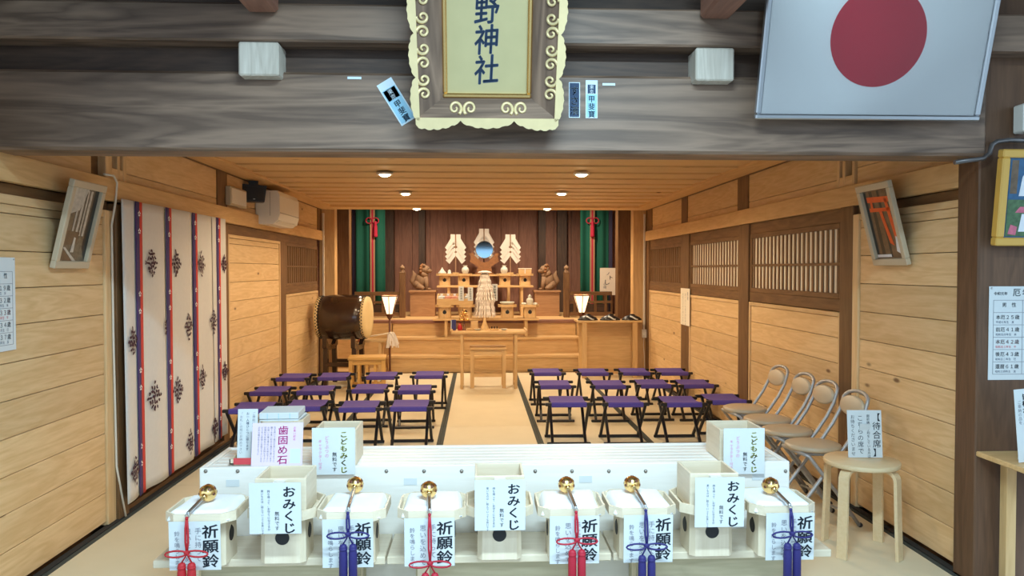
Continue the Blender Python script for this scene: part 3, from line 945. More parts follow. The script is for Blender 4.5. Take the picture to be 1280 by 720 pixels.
for i, (px, kind) in enumerate(spots):
    X = at(px, 650, Y=TY - TW / 2).x
    if kind == 'bell':
        t = thing('tray_stand', lab[px], 'tray stand', (X, TY, Z_SH), 0, 'bell tray stands')
        tray_parts(t, TW, TH)
        sx = at({246: 244, 437: 435, 539: 537, 716: 718, 806: 810, 983: 987}[px], 660, Y=TY - TW / 2).x - X
        sign(t, .176, .172, (sx, -TW / 2 - .004, TH - .028 - .080), 'paper', bell_sign(), (R(2), 0, 0))
        c = obj('folded_cloth', cloth_mesh(TW - .030, TW - .026, .034, i), 'cloth_white', None, (X, TY + .003, Z_SH + TH - .0275), (0, 0, R(random.uniform(-2, 2))))
        tag(c, clab[px], 'cloth', 'folded cloths under the bells')
        bell_wand(px, t.location)
    else:
        t = thing('tray_stand', tlab[px], 'tray stand', (X, TY + .02, Z_SH), 0, 'trays under the fortune boxes')
        tray_parts(t, TW, TH)
        bz = Z_SH + TH - .0235
        b = thing('fortune_box', dlab[px], 'box', (X, TY + .01, bz), 0, 'fortune-slip boxes')
        w2, d2, h2, th = .178, .185, .135, .009
        block('side_board', (-w2 / 2, -d2 / 2, 0.0005), (w2 / 2, -d2 / 2 + th, h2), 'hinoki_X', b, .0015)
        block('side_board', (-w2 / 2, d2 / 2 - th, 0.0005), (w2 / 2, d2 / 2, h2), 'hinoki_X', b, .0015)
        block('side_board', (-w2 / 2, -d2 / 2 + th, 0.0005), (-w2 / 2 + th, d2 / 2 - th, h2), 'hinoki_Y', b, .0015)
        block('side_board', (w2 / 2 - th, -d2 / 2 + th, 0.0005), (w2 / 2, d2 / 2 - th, h2), 'hinoki_Y', b, .0015)
        block('box_floor', (-w2 / 2 + th, -d2 / 2 + th, 0.0005), (w2 / 2 - th, d2 / 2 - th, .008), 'hinoki_X', b, 0)
        sxo = {347: -.022, 625: 0.0, 897: .018}[px]
        sign(b, .178, .180, (sxo * .3, -d2 / 2 - .044, h2 - .092), 'paper', draw_sign(), (R(1.5), 0, 0))
        block('sign_bracket', (-.02, -d2 / 2 - .042, h2 - .012), (.02, -d2 / 2, h2 - .006), 'white_plastic', b, 0)

# ---- things standing on the offertory box
def child_box(label, pxl, pxr, pyt, signpx):
    yF = 3.085
    a, b = at(pxl, pyt, Y=yF).x, at(pxr, pyt, Y=yF).x
    w2, d2, th = b - a, .19, .009
    h2 = at(pxl, pyt, Y=yF).z - Z_BX
    t = thing('fortune_box', label, 'box', ((a + b) / 2, yF + d2 / 2, Z_BX), 0, 'child fortune-slip boxes')
    block('side_board', (-w2 / 2, -d2 / 2, -0.004), (w2 / 2, -d2 / 2 + th, h2), 'hinoki_X', t, .0015)
    block('side_board', (-w2 / 2, d2 / 2 - th, -0.004), (w2 / 2, d2 / 2, h2), 'hinoki_X', t, .0015)
    block('side_board', (-w2 / 2, -d2 / 2 + th, -0.004), (-w2 / 2 + th, d2 / 2 - th, h2), 'hinoki_Y', t, .0015)
    block('side_board', (w2 / 2 - th, -d2 / 2 + th, -0.004), (w2 / 2, d2 / 2 - th, h2), 'hinoki_Y', t, .0015)
    block('box_floor', (-w2 / 2 + th, -d2 / 2 + th, -0.004), (w2 / 2 - th, d2 / 2 - th, .004), 'hinoki_X', t, 0)
    p = at(signpx, 564, Y=yF - .045)
    s = sign(t, .168, .186, (p.x - (a + b) / 2, -d2 / 2 - .045, p.z - Z_BX), 'paper',
             [('こどもみくじ', .040, .012, .027, 'ink_green', .030), ('こどもみくじ', .040, .012, .027, 'ink_lime', .044),
              ('無料です', .004, .095, .019, 'ink', .004), ('どうぶつの', -.026, .030, .017, 'ink_pink', .0), ('キャラクター付き', -.052, .045, .0145, 'ink_pink', .0)])
    block('sign_bracket', (-.02, -d2 / 2 - .043, h2 - .022), (.02, -d2 / 2, h2 - .016), 'white_plastic', t, 0)
child_box('wooden box with yellow-green children fortune notice, left on the offertory box', 391, 445, 538, 417)
child_box('wooden box with yellow-green children fortune notice, right on the offertory box', 900, 956, 537, 930)

# tooth-hardening stones: tray with white packets, lilac notice in front
p = at(355, 560, Y=3.22)
t = thing('tray_stand', 'footed tray behind the lilac tooth-stone notice on the offertory box', 'tray stand', (p.x - .01, 3.265, Z_BX - .006), 0)
tray_parts(t, .19, .165)
pk = Z_BX - .006 + .1415
for k in range(2):
    q = thing('packet', ('upper' if k else 'lower') + ' white paper packet stacked on the tooth-stone tray', 'packet', (p.x - .012 - .004 * k, 3.265, pk + k * .0285), R(3 * k))
    obj('wrapper', MB().box((0, 0, .014), (.160, .165, .027), .003), 'paper', q)
    band = MB()
    for xx in (-.045, .0, .045):
        band.box((xx, -.0831, .014), (.002, .0006, .022))
    obj('printed_line', band, 'sticker_blue', q)
yN = 3.085
a, b = at(313, 553, Y=yN), at(377, 553, Y=yN)
s = thing('notice', 'lilac notice card with large magenta characters leaning on the offertory box', 'notice', ((a.x + b.x) / 2, yN, Z_BX - .006))
w2 = b.x - a.x
h2 = .172
body = ['石を用いて歯が丈夫になるように', '願うお食い初めの儀式に使います', 'お使いの後は神社にお納め下さい', '初穂料をお納めの上お持ち下さい', 'どうぞご自由にお取り下さいませ', '丈夫な歯が生えますように']
cols = [('歯固め石', .022, .010, .037, 'ink_magenta', .018), ('お食い初め', .067, .014, .011, 'ink_magenta', .0)]
for k, tx in enumerate(body):
    cols.append((tx, -.012 - k * .0125, .014, .0090, 'ink_grey', .0))
cols.append(('熊野神社', -.090, .115, .010, 'ink', .004))
pl = sign(s, w2, h2, (0, .02, h2 / 2 - .002), 'paper_lilac', cols[:-1], (R(-10), 0, 0), 'card')
obj('printed_patch', MB().box((.072, -.0015, -.045), (.040, .0004, .055)), 'print_mint', pl)
obj('prop', MB().box((0, .055, .05), (.06, .004, .10)), 'paper', s)

# small upright notice with red label at the left end
yN = 3.15
a, b = at(296, 540, Y=yN), at(321, 540, Y=yN)
w2 = b.x - a.x
s = thing('notice', 'narrow white upright notice in a small tray with a red label', 'notice', ((a.x + b.x) / 2, yN, Z_BX - .006))
ctx = [('ご神前に供えられた御神米です', w2 * .30, .012, .0125, 'ink_grey', .0), ('お一人様ひとつに限ります', 0.0, .012, .0125, 'ink_blue', .0), ('『お札』の前にお納め下さい', -w2 * .32, .012, .0125, 'ink_grey', .0)]
sign(s, w2, .205, (0, .01, .115), 'paper', ctx, (R(-6), 0, 0), 'card')
m = MB().box((0, .0, .010), (w2 + .03, .10, .004))
m.box((0, -.048, .018), (w2 + .03, .004, .020)).box((0, .048, .018), (w2 + .03, .004, .020))
m.box((-w2 / 2 - .013, 0, .018), (.004, .10, .020)).box((w2 / 2 + .013, 0, .018), (.004, .10, .020)).box((0, 0, .004), (w2, .08, .008))
obj('small_tray', m, 'hinoki_X', s)
obj('red_label', MB().box((-.004, -.0515, .020), (w2 * .85, .002, .026)), 'ink_red', s)

# ================================================================ purple folding stools
def make_stool():
    t = thing('folding_stool', 'x', 'stool', (0, 0, 0), 0, 'purple folding stools in rows')
    H, D, L_ = .322, .29, .374
    a_ = D / 2
    prof = [(-a_ - .010, H - .020), (-a_ - .0175, H - .016), (-a_ - .0175, H + .008), (-a_ - .012, H + .0165), (-a_ + .012, H + .016), (-a_ * .5, H + .007), (0, H + .004),
            (a_ * .5, H + .007), (a_ - .012, H + .016), (a_ + .012, H + .0165), (a_ + .0175, H + .008), (a_ + .0175, H - .016), (a_ + .010, H - .020)]
    vs = [(sx * .138, y, z) for y, z in prof for sx in (-1, 1)] + [(sx * .138, y * .985, z - .003) for y, z in prof for sx in (-1, 1)]
    n_ = len(prof)
    fs = [(2 * k, 2 * k + 1, 2 * k + 3, 2 * k + 2) for k in range(n_ - 1)] + [(2 * n_ + 2 * k, 2 * n_ + 2 * k + 2, 2 * n_ + 2 * k + 3, 2 * n_ + 2 * k + 1) for k in range(n_ - 1)]
    for e in (0, 1):
        fs += [(2 * k + e, 2 * k + 2 + e, 2 * n_ + 2 * k + 2 + e, 2 * n_ + 2 * k + e) for k in range(n_ - 1)]
    g = MB().add(vs, fs)
    obj('seat_cloth', g, 'purple_cloth', t)
    for s in (-1, 1):
        obj('rail', MB().box((0, s * D / 2, H), (L_, .028, .026), .005), 'black_lacquer', t)
        obj('foot_bar', MB().box((0, s * D / 2 * .98, .0115), (L_ * .92, .022, .022), .004), 'black_lacquer', t)
    for s in (-1, 1):
        for k in (-1, 1):
            x = s * (.155 if k > 0 else .130)
            obj('leg', MB().bar((x, k * D / 2 * .98, .02), (x, -k * D / 2, H - .008), .020, .022, (1, 0, 0), .003), 'black_lacquer', t)
        obj('pivot_pin', MB().tube([(s * .118, 0, H / 2), (s * .170, 0, H / 2)], .0045, 8), 'steel', t)
    return t
rowsR = [[(683, 464.5), (741, 464.5), (803, 464), (855, 464)], [(693, 480), (760, 480), (825, 479), (884, 479)], [(709, 501), (778, 501), (854, 501), (920, 498)]]
rowsL = [[(537, 468), (478, 469), (414, 470), (357, 471)], [(519, 486), (463, 485), (396, 487), (329, 488)], [(513, 506), (450, 507), (373, 506), (303, 509)]]
rown = ['row by the altar', 'middle row', 'row by the offertory box']
coln = ['next to the aisle', 'second from the aisle', 'third from the aisle', 'next to the wall']
stool = make_stool()
first = True
for side, rows in (('right', rowsR), ('left', rowsL)):
    for r_, row in enumerate(rows):
        pts = [at(px, py, Z=.325) for px, py in row]
        lim = 1.905 if side == 'right' or r_ < 2 else 1.82      # keep the rails off wall and curtain, then off each other
        for p in reversed(pts):
            p.x = max(-lim, min(lim, p.x))
            lim = abs(p.x) - .386
        for c_, p in enumerate(pts):
            label = 'purple folding stool %s of the aisle, %s, %s' % (side, rown[r_], coln[c_])
            rz = R(random.uniform(-1.2, 1.2))
            if first:
                stool.location = (p.x, p.y, 0); stool['label'] = label; first = False
            else:
                dup(stool, (p.x, p.y, 0), rz, label)

# ================================================================ folding chairs along the right wall
def make_chair():
    t = thing('folding_chair', 'x', 'chair', (0, 0, 0), 0, 'folding chairs along the right wall')
    # faces local -x; origin under the seat centre
    obj('seat', MB().lathe([(.10, .405), (.140, .410), (.147, .420), (.145, .432), (.13, .438), (.0, .440)], 28), 'seat_vinyl', t)
    obj('seat_pan', MB().lathe([(.09, .392), (.12, .392), (.12, .406)], 20), 'tube_grey', t)
    M = Matrix.Translation((.236, 0, .632)) @ Matrix.Rotation(R(-78), 4, 'Y') @ Matrix.Diagonal((.056, .105, 1, 1))
    obj('backrest', MB().lathe([(.85, -.012), (1.0, -.004), (1.0, .006), (.85, .012), (0, .013)], 26, M), 'seat_vinyl', t)
    # tall frame: foot at the front, up past the seat to an arch behind the back pad
    yy = .105
    side = [(-.20, .012), (-.12, .14), (.02, .31), (.13, .44), (.19, .52), (.235, .60), (.255, .665)]
    pts = [(x, -yy, z) for x, z in side]
    for k in range(1, 8):
        a = PI * k / 8
        pts.append((.255 + .022 * math.sin(a), -yy * math.cos(a), .665 + .045 * math.sin(a)))
    pts += [(x, yy, z) for x, z in reversed(side)]
    obj('back_frame', MB().tube(pts, .0105, 8), 'tube_grey', t)
    yy2 = .125
    pts = [(.20, -yy2, .012), (.06, -yy2, .20), (-.10, -yy2, .395), (-.115, -yy2 + .02, .402), (-.118, 0, .403), (-.115, yy2 - .02, .402), (-.10, yy2, .395), (.06, yy2, .20), (.20, yy2, .012)]
    obj('leg_frame', MB().tube(pts, .0105, 8), 'tube_grey', t)
    obj('stretcher', MB().tube([(-.165, -yy, .068), (-.165, yy, .068)], .007, 8), 'tube_grey', t)
    obj('stretcher', MB().tube([(.165, -yy2, .059), (.165, yy2, .059)], .007, 8), 'tube_grey', t)
    for x, y in ((-.205, -yy), (-.205, yy), (.205, -yy2), (.205, yy2)):
        obj('foot_cap', MB().sphere((x, y, .013), .0135, 10, 6), 'black_plastic', t)
    return t
ch = make_chair()
lbs = ['folding chair with round beige seat, farthest of the four from the round stool', 'folding chair with round beige seat, second farthest from the round stool',
       'folding chair with round beige seat, second nearest to the round stool', 'folding chair with round beige seat right behind the round stool']
for i, (px, py) in enumerate(((931, 508), (959, 521.5), (984, 535), (1016, 553))):
    p = at(px, py, Z=.438)
    if i == 0:
        ch.location = (p.x, p.y, 0); ch.rotation_euler = (0, 0, R(8)); ch['label'] = lbs[0]
    else:
        dup(ch, (p.x, p.y, 0), R(8), lbs[i])

# ---- round bent-leg stool and the notice on it
p = at(1077, 574, Z=.45)
t = thing('round_stool', 'round birch stool with four bent legs by the wall', 'stool', (p.x, p.y, 0), R(-8))
obj('seat', MB().lathe([(.166, .425), (.172, .427), (.175, .432), (.175, .446), (.172, .450), (.0, .450)][0:], 36), 'birch', t)
for k in range(4):
    a = PI / 4 + k * PI / 2
    d = Vector((math.cos(a), math.sin(a), 0))
    m = MB()
    prof = [(.06, .418), (.11, .418)] + [(.128 + .045 * math.sin(b), .373 + .045 * math.cos(b)) for b in [PI / 2 * j / 6 for j in range(7)]] + [(.178, .2), (.186, .001)]
    tx = Vector((-d.y, d.x, 0)) * .024
    vs, fs = [], []
    n = len(prof)
    for j, (r_, z) in enumerate(prof):
        a0, a1 = prof[max(j - 1, 0)], prof[min(j + 1, n - 1)]
        tr, tz = a1[0] - a0[0], a1[1] - a0[1]
        l = math.hypot(tr, tz); nr, nz = -tz / l * .0075, tr / l * .0075
        for (s1, s2) in ((-1, 1), (1, 1), (1, -1), (-1, -1)):
            q = d * (r_ + nr * s2) + Vector((0, 0, max(z + nz * s2, .0008))) + tx * s1
            vs.append(q)
    for j in range(n - 1):
        for e in range(4):
            fs.append((j * 4 + e, (j + 1) * 4 + e, (j + 1) * 4 + (e + 1) % 4, j * 4 + (e + 1) % 4))
    fs += [(0, 1, 2, 3), tuple(reversed(range((n - 1) * 4, n * 4)))]
    m.add(vs, fs)
    obj('leg', m, 'birch', t)
q = at(1078, 571, Z=.45)
nt_ = thing('notice', 'white waiting-seat notice card standing on the round birch stool', 'notice', (q.x + .005, q.y - .01, .4505), R(-4))
sign(nt_, .168, .232, (0, 0, .1165), 'paper', [('【待合席】', .058, .012, .0415, 'ink', .008), ('御祈祷の予約をしている方は', .018, .020, .0158, 'ink', .006), ('こちらの席で', -.021, .022, .0310, 'ink', .0), ('お待ちくださいませ', -.058, .022, .0215, 'ink', .0)], (R(-6), 0, 0), 'card')
obj('prop', MB().box((0, .035, .08), (.05, .003, .165), 0, Matrix.Rotation(R(14), 4, 'X')), 'paper', nt_)

# ================================================================ hanging curtain on the left wall
ny0, ny1 = at(150.5, 260, X=-2.05).y, YL(279) - .12
NW = ny1 - ny0
def nx(u, z):                  # cloth surface: soft upright folds growing towards the hem
    k = (1.76 - z) / 1.66
    return -2.046 + .009 * math.sin(u * 4 * 2 * PI + .6) * (.25 + .75 * k) + .006 * math.sin(u * 9.3 * PI + 1.3) * k + .006 * k
cur = thing('noren_curtain', 'cream hanging doorway curtain with red and violet stripes and leaf prints', 'curtain', (0, 0, 0))
hem = [.085, .09, .10, .11]
seg = [(0.0, .335), (.337, .58), (.582, .82), (.822, 1.0)]
ztop = 1.768
for i, (ua, ub) in enumerate(seg):
    def f(u, v, ua=ua, ub=ub, i=i):
        uu = ua + (ub - ua) * u
        z = ztop + (hem[i] - ztop) * v
        shift = 0.0
        if i == 0:
            shift = .045 * v ** 2 * u
        return (nx(uu, z) + .004 * (i % 2), ny0 + NW * uu + shift, z)
    m = MB().grid(f, 16, 30)
    pn = obj('panel', m, 'noren_cream', cur)
    sm = pn.modifiers.new('thickness', 'SOLIDIFY'); sm.thickness = .002; sm.offset = 0
# stripes: violet and red bands with small white flowers
for i, uc in enumerate((.118, .365, .625, .905)):
    for nm_, mt, o0, o1 in (('violet_stripe', 'noren_violet', -.030, .004), ('red_stripe', 'noren_red', .004, .026)):
        def f(u, v, o0=o0, o1=o1, uc=uc):
            uu = uc + o0 + (o1 - o0) * u
            zb = (hem[0] if uc < .335 else hem[1] if uc < .58 else hem[2] if uc < .82 else hem[3]) - .004
            z = ztop + (zb - ztop) * v
            sh = .045 * v ** 2 * uu / .335 if uc < .335 else 0
            return (nx(uu, z) + .008, ny0 + NW * uu + sh, z)
        o = obj(nm_, MB().grid(f, 3, 30), mt, cur)
        sm = o.modifiers.new('thickness', 'SOLIDIFY'); sm.thickness = .001; sm.offset = 0
    fl = MB()
    for zz in (1.70, 1.60, 1.24, 1.14, .80, .70, .36, .26):
        for k in range(5):
            a = 2 * PI * k / 5 + .3
            cy, cz = ny0 + NW * uc + .011 * math.cos(a), zz + .011 * math.sin(a)
            fl.add([(nx(uc, zz) + .0105, cy + .006 * math.cos(b), cz + .006 * math.sin(b)) for b in [2 * PI * j / 6 for j in range(6)]], [tuple(range(6))])
    obj('flower_print', fl, 'flag_white', cur)['kind'] = 'stuff'
# leaf-cluster prints
rnd = random.Random(3)
for uc, zc, s in ((.21, 1.42, 1.0), (.21, .62, 1.05), (.43, 1.42, 1.0), (.43, .60, 1.0), (.69, 1.42, 1.0), (.69, .62, 1.0),
                  (.05, .98, .9), (.05, .25, .9), (.315, 1.02, .5), (.54, 1.00, 1.0), (.54, .22, 1.0), (.82, 1.0, 1.0), (.97, 1.42, .8), (.97, .6, .8), (.82, .22, .9)):
    m = MB()
    for a_ in range(-3, 4):
        for b_ in range(-3, 4):
            if abs(a_) + abs(b_) > 3 or (s < .6 and abs(a_) > 0):
                continue
            y_ = a_ * .022 * s + rnd.uniform(-.004, .004)
            z_ = b_ * .026 * s + rnd.uniform(-.004, .004)
            for l in range(2):
                an = rnd.uniform(0, 6.28)
                ca, sa = math.cos(an), math.sin(an)
                pts = []
                for qx, qy in ((-.008, 0), (.006, .008), (.020, 0), (.006, -.008)):
                    uu = uc + (y_ + qx * ca - qy * sa) / NW
                    zz = zc + z_ + qx * sa + qy * ca
                    pts.append((nx(uu, zz) + .010, ny0 + NW * uu + (.045 * ((1.76 - zz) / 1.66) ** 2 * uu / .335 if uu < .335 else 0), zz))
                m.add(pts, [(0, 1, 2, 3)])
    obj('leaf_print', m, 'noren_plum', cur)['kind'] = 'stuff'
obj('curtain_rod', MB().tube([(-2.062, ny0 - .02, 1.755), (-2.062, ny1 + .02, 1.755)], .007, 8), 'brown_Y', cur)

# ---- white cable running up beside the doorway
m = MB().tube([(-2.055, YL(143), .0 + .01), (-2.08, YL(138), .3), (-2.08, YL(136), 1.0), (-2.08, YL(135.5), 1.62), (-2.062, YL(136.5), 1.75), (-2.05, YL(136), 1.85), (-2.055, YL(133), 1.885), (-2.06, YL(122), 1.882)], .006, 8)
tag(obj('cable', m, 'cable_white'), 'thin white cable running up the left doorway jamb', 'cable')

# ================================================================ air conditioner, loudspeaker, junction box
Xw = -HW + .004
ya = at(319, 262, X=-HW).y
p0 = at(349, 262, Y=ya)
dep = p0.x + HW
yb = at(373, 262, X=p0.x).y
z0 = at(335, 280, Y=ya).z
z1 = at(335, 238, Y=ya).z
t = thing('air_conditioner', 'white wall air conditioner high on the left wall', 'air conditioner', (Xw, (ya + yb) / 2, z0))
hh = z1 - z0
prof = [(0, 0), (dep * .72, 0), (dep * .93, hh * .13), (dep, hh * .30), (dep, hh * .86), (dep * .90, hh), (0, hh)]
Mr = Matrix(((1, 0, 0, 0), (0, 1, 0, 0), (0, 0, 1, 0), (0, 0, 0, 1)))
obj('body', MB().prism(prof, -(yb - ya) / 2, (yb - ya) / 2), 'white_plastic', t)
obj('outlet_flap', MB().bar((dep * .80, -(yb - ya) * .46, hh * .05), (dep * .80, (yb - ya) * .46, hh * .05), .07, .006, (-.5, 0, 1)), 'white_plastic', t)
obj('air_slot', MB().box((dep + .0005, 0, hh * .34), (.002, (yb - ya) * .96, .007)), 'vent_dark', t)
obj('end_seam', MB().box((dep * .6, -(yb - ya) / 2 - .0005, hh * .6), (.004, .002, hh * .7)), 'vent_dark', t)
p = at(317, 242, Y=6.75)
t = thing('loudspeaker', 'small black loudspeaker hanging under the ceiling in front of the air conditioner', 'loudspeaker', (p.x, p.y, p.z), R(20))
obj('cabinet', MB().prism([(-.105, -.075), (.085, -.075), (.105, .065), (-.095, .075)], -.06, .06), 'black_plastic', t)
obj('grille', MB().box((-.005, -.063, -.004), (.17, .006, .11), .002), 'black', t)
obj('badge', MB().box((0, -.067, -.052), (.016, .002, .006)), 'steel', t)
zc = CEIL - p.z - .013
obj('bracket', MB().box((0, .02, zc / 2 + .036), (.08, .05, zc - .072)), 'black_plastic', t)
p = at(291, 247, X=-HW)
t = thing('junction_box', 'pale square junction box on the upper left wall', 'junction box', (-HW + .006, p.y, p.z))
obj('cover', MB().box((.022, 0, 0), (.044, .42, .15), .006), 'frame_taupe', t)
obj('lid', MB().box((.046, 0, 0), (.005, .38, .12), .002), 'white_plastic', t)

# ================================================================ pictures, notices and signs on the walls
def wall_picture(name, label, corners, side, fm, build):
    """framed picture hung on a side wall, leaning out at the top; corners = px of TL, TR, BR, BL"""
    xb_ = side * (HW - .012)
    BL, BR = at(*corners[3], X=xb_), at(*corners[2], X=xb_)
    y0, y1 = BL.y, BR.y
    zb = (BL.z + BR.z) / 2
    TLp, TRp = at(*corners[0], Y=y0), at(*corners[1], Y=y1)
    xt, zt = (TLp.x + TRp.x) / 2, (TLp.z + TRp.z) / 2
    t = thing(name, label, 'picture', (xb_, (y0 + y1) / 2, zb))
    up = Vector((xt - xb_, 0, zt - zb)); h = up.length; up.normalize()
    ux = Vector((0, 1 if y1 > y0 else -1, 0))
    nrm = up.cross(ux)             # picture's back direction
    if nrm.x * side < 0: nrm = -nrm
    M = Matrix((ux, nrm, up)).transposed()
    t.rotation_euler = M.to_euler()
    w_ = abs(y1 - y0)
    b = .035
    flip = ux.cross(nrm).dot(up) < 0
    assert not flip
    for lo, hi in (((-w_ / 2, -.025, 0), (w_ / 2, 0, b)), ((-w_ / 2, -.025, h - b), (w_ / 2, 0, h)), ((-w_ / 2, -.025, b), (-w_ / 2 + b, 0, h - b)), ((w_ / 2 - b, -.025, b), (w_ / 2, 0, h - b))):
        block('frame_bar', lo, hi, fm, t, .003)
    build(t, w_ - 2 * b, h - 2 * b, b)
    return t
def quad(m, pts): return m.add([(x, 0, z) for x, z in pts], [tuple(range(len(pts)))])
def pic_part(t, name, mat, m, lay): return obj(name, m, mat, t, (0, -.006 - lay * .0006, 0))
def left_pic(t, w_, h, b):
    X0, Z0 = -w_ / 2, b
    def P(u, v): return (X0 + u * w_, Z0 + v * h)
    pic_part(t, 'print', 'photo_moss', quad(MB(), [P(0, 0), P(1, 0), P(1, 1), P(0, 1)]), 0)
    m = MB(); quad(m, [P(0, .62), P(.42, .70), P(.62, 1), P(0, 1)])
    pic_part(t, 'printed_sky', 'photo_pale', m, 1)
    m = MB()
    for k, (u0, u1) in enumerate(((.30, .36), (.44, .52), (.58, .63), (.68, .76))):
        quad(m, [P(u0, .35), P(u1, .35), P(u1 + .02, .98), P(u0 + .02, .98)])
    pic_part(t, 'printed_trunk', 'photo_pale', m, 2)
    m = MB(); quad(m, [P(.80, .2), P(1, 0), P(1, 1), P(.86, 1)])
    pic_part(t, 'printed_shade', 'photo_dark', m, 2)
    m = MB(); quad(m, [P(0, .20), P(.55, .24), P(.6, .40), P(.1, .42)]); quad(m, [P(0, 0), P(.55, 0), P(.1, .20), P(0, .22)])
    pic_part(t, 'printed_ground', 'photo_brown', m, 3)
    m = MB(); quad(m, [P(.55, 0), P(.68, 0), P(.18, .19), P(.12, .18)]); quad(m, [P(.40, .12), P(.52, .12), P(.50, .32), P(.44, .33)])
    pic_part(t, 'printed_path', 'photo_pale', m, 4)
def right_pic(t, w_, h, b):
    X0, Z0 = -w_ / 2, b
    def P(u, v): return (X0 + u * w_, Z0 + v * h)
    pic_part(t, 'print', 'photo_brown', quad(MB(), [P(0, 0), P(1, 0), P(1, 1), P(0, 1)]), 0)
    m = MB()
    for u0, u1 in ((.02, .10), (.22, .34), (.52, .60), (.9, 1.0)):
        quad(m, [P(u0, .02), P(u1, .02), P(u1, .98), P(u0, .98)])
    pic_part(t, 'printed_trunk', 'photo_dark', m, 1)
    m = MB()
    quad(m, [P(.10, .83), P(1, .80), P(1, .88), P(.10, .91)]); quad(m, [P(.12, .69), P(1, .67), P(1, .72), P(.12, .745)])
    quad(m, [P(.46, .70), P(.56, .70), P(.74, .18), P(.60, .22)]); quad(m, [P(.72, .86), P(.82, .86), P(.95, .26), P(.82, .26)])
    quad(m, [P(.2, .74), P(.28, .74), P(.28, .86), P(.2, .86)])
    pic_part(t, 'printed_gate', 'photo_orange', m, 2)
    m = MB(); quad(m, [P(.78, .10), P(.98, .04), P(.96, .28), P(.84, .32)]); quad(m, [P(.02, .02), P(.55, .02), P(.55, .06), P(.02, .06)])
    pic_part(t, 'printed_figure', 'photo_white', m, 3)
wall_picture('picture_frame', 'leaning framed photo of a wooded shrine path on the left wall', [(88, 223), (128, 231), (105, 334), (61, 335)], -1, 'frame_taupe', left_pic)
wall_picture('picture_frame', 'leaning framed photo of an orange gate on the right wall', [(1074, 233), (1114, 224), (1140, 330), (1097, 331)], 1, 'frame_taupe', right_pic)

# yellow-framed photo collage on the front wall, leaning out at the top
yF = 3.185
a = at(1241, 307, Y=yF)
t = thing('picture_frame', 'yellow wooden frame with festival photos on the dark front wall', 'picture', (a.x + .28, yF, a.z), 0, None, (R(6), 0, 0))
for lo, hi in (((-.28, -.02, 0), (.28, .02, .035)), ((-.28, -.02, .37), (.28, .02, .405)), ((-.28, -.02, .035), (-.245, .02, .37)), ((.245, -.02, .035), (.28, .02, .37))):
    block('frame_bar', lo, hi, 'frame_yellow', t, .005)
block('backing', (-.245, -.004, .035), (.245, .012, .37), 'photo_blue', t, 0)
lay = [('printed_photo', 'photo_blue', [(-.235, .20), (-.10, .20), (-.10, .365), (-.235, .365)], 1), ('printed_photo', 'photo_green', [(-.235, .04), (-.09, .04), (-.09, .195), (-.235, .195)], 1),
       ('printed_photo', 'photo_green', [(-.08, .04), (.09, .04), (.09, .365), (-.08, .365)], 1), ('printed_photo', 'photo_brown', [(.10, .04), (.235, .04), (.235, .365), (.10, .365)], 1),
       ('printed_figure', 'photo_white', [(-.19, .21), (-.15, .21), (-.145, .29), (-.165, .315), (-.18, .29)], 2), ('printed_figure', 'photo_brown', [(-.23, .22), (-.20, .22), (-.20, .36), (-.23, .36)], 2),
       ('printed_flower', 'photo_rose', [(-.225, .05), (-.19, .045), (-.185, .08), (-.215, .09)], 2), ('printed_flower', 'photo_rose', [(-.15, .05), (-.10, .05), (-.11, .085), (-.14, .08)], 2),
       ('printed_parasol', 'photo_rose', [(-.20, .140), (-.10, .140), (-.12, .165), (-.18, .165)], 2), ('printed_figure', 'photo_white', [(-.18, .06), (-.14, .06), (-.145, .135), (-.17, .135)], 3)]
for nm_, mt, pts, ly in lay:
    obj(nm_, quad(MB(), pts), mt, t, (0, -.005 - ly * .0006, 0))

# unlucky-years table on the front wall
def year_table(t, w_, h, loc, rot=(0, 0, 0)):
    p = obj('card', MB().box((0, 0, 0), (w_, .002, h)), 'paper', t, loc, rot)
    k, rd, ln = MB(), MB(), MB()
    L0 = -w_ / 2
    put_text(k, '令和元年', L0 + .020, h / 2 - .037, .0155, .02, False, 1.0)
    put_text(k, '厄年', L0 + .105, h / 2 - .040, .036, .01, False, 1.15)
    rows = ['男 性', '本厄２５歳', '前厄４１歳', '本厄４２歳', '後厄４３歳', '還暦６１歳']
    subs = ['', '平成七年生 亥', '昭和五四年生 未', '昭和五三年生 午', '昭和五二年生 巳', '昭和三四年生 亥']
    zt = h / 2 - .060
    rh = (h - .085) / 6
    for j in (-1, 1):
        for q in range(7):
            z = zt - q * rh
            ln.box((L0 + .020 + (w_ - .04) * (.25 if j < 0 else .75), 0, z), ((w_ - .04) * .5, .0006, .0016))
    for q in range(3):
        ln.box((L0 + .020 + (w_ - .04) * q / 2, 0, zt - 3 * rh), (.0016, .0006, 6 * rh))
    for j, gx in ((0, L0 + .020), (1, 0.0)):
        for q, tx in enumerate(rows):
            tx2 = tx if j == 0 else tx.replace('男', '女').replace('２５', '１９').replace('４１', '３２').replace('４２', '３３').replace('４３', '３４').replace('６１', '３７').replace('還暦', '本厄')
            m_ = rd if q == 3 else k
            sz = (w_ - .04) * .5 / 6.2
            put_text(m_, tx2, gx + sz * (1.8 if q == 0 else .5), zt - q * rh - rh * .52, sz, .006, False, 1.02)
            put_text(m_, subs[q], gx + sz * .5, zt - q * rh - rh * .86, sz * .55, 0, False, 1.02)
    obj('lettering', k, 'ink_blue', p, (0, -.0018, 0)); obj('lettering', rd, 'ink_red', p, (0, -.0018, 0)); obj('printed_grid', ln, 'ink_grey', p, (0, -.0014, 0))
    return p
a, b = at(1237, 358, Y=3.230), at(1237, 475, Y=3.230)
h = a.z - b.z
t = thing('notice', 'white table of unlucky years pinned to the dark front wall', 'notice', (a.x + .15, 3.2325, b.z))
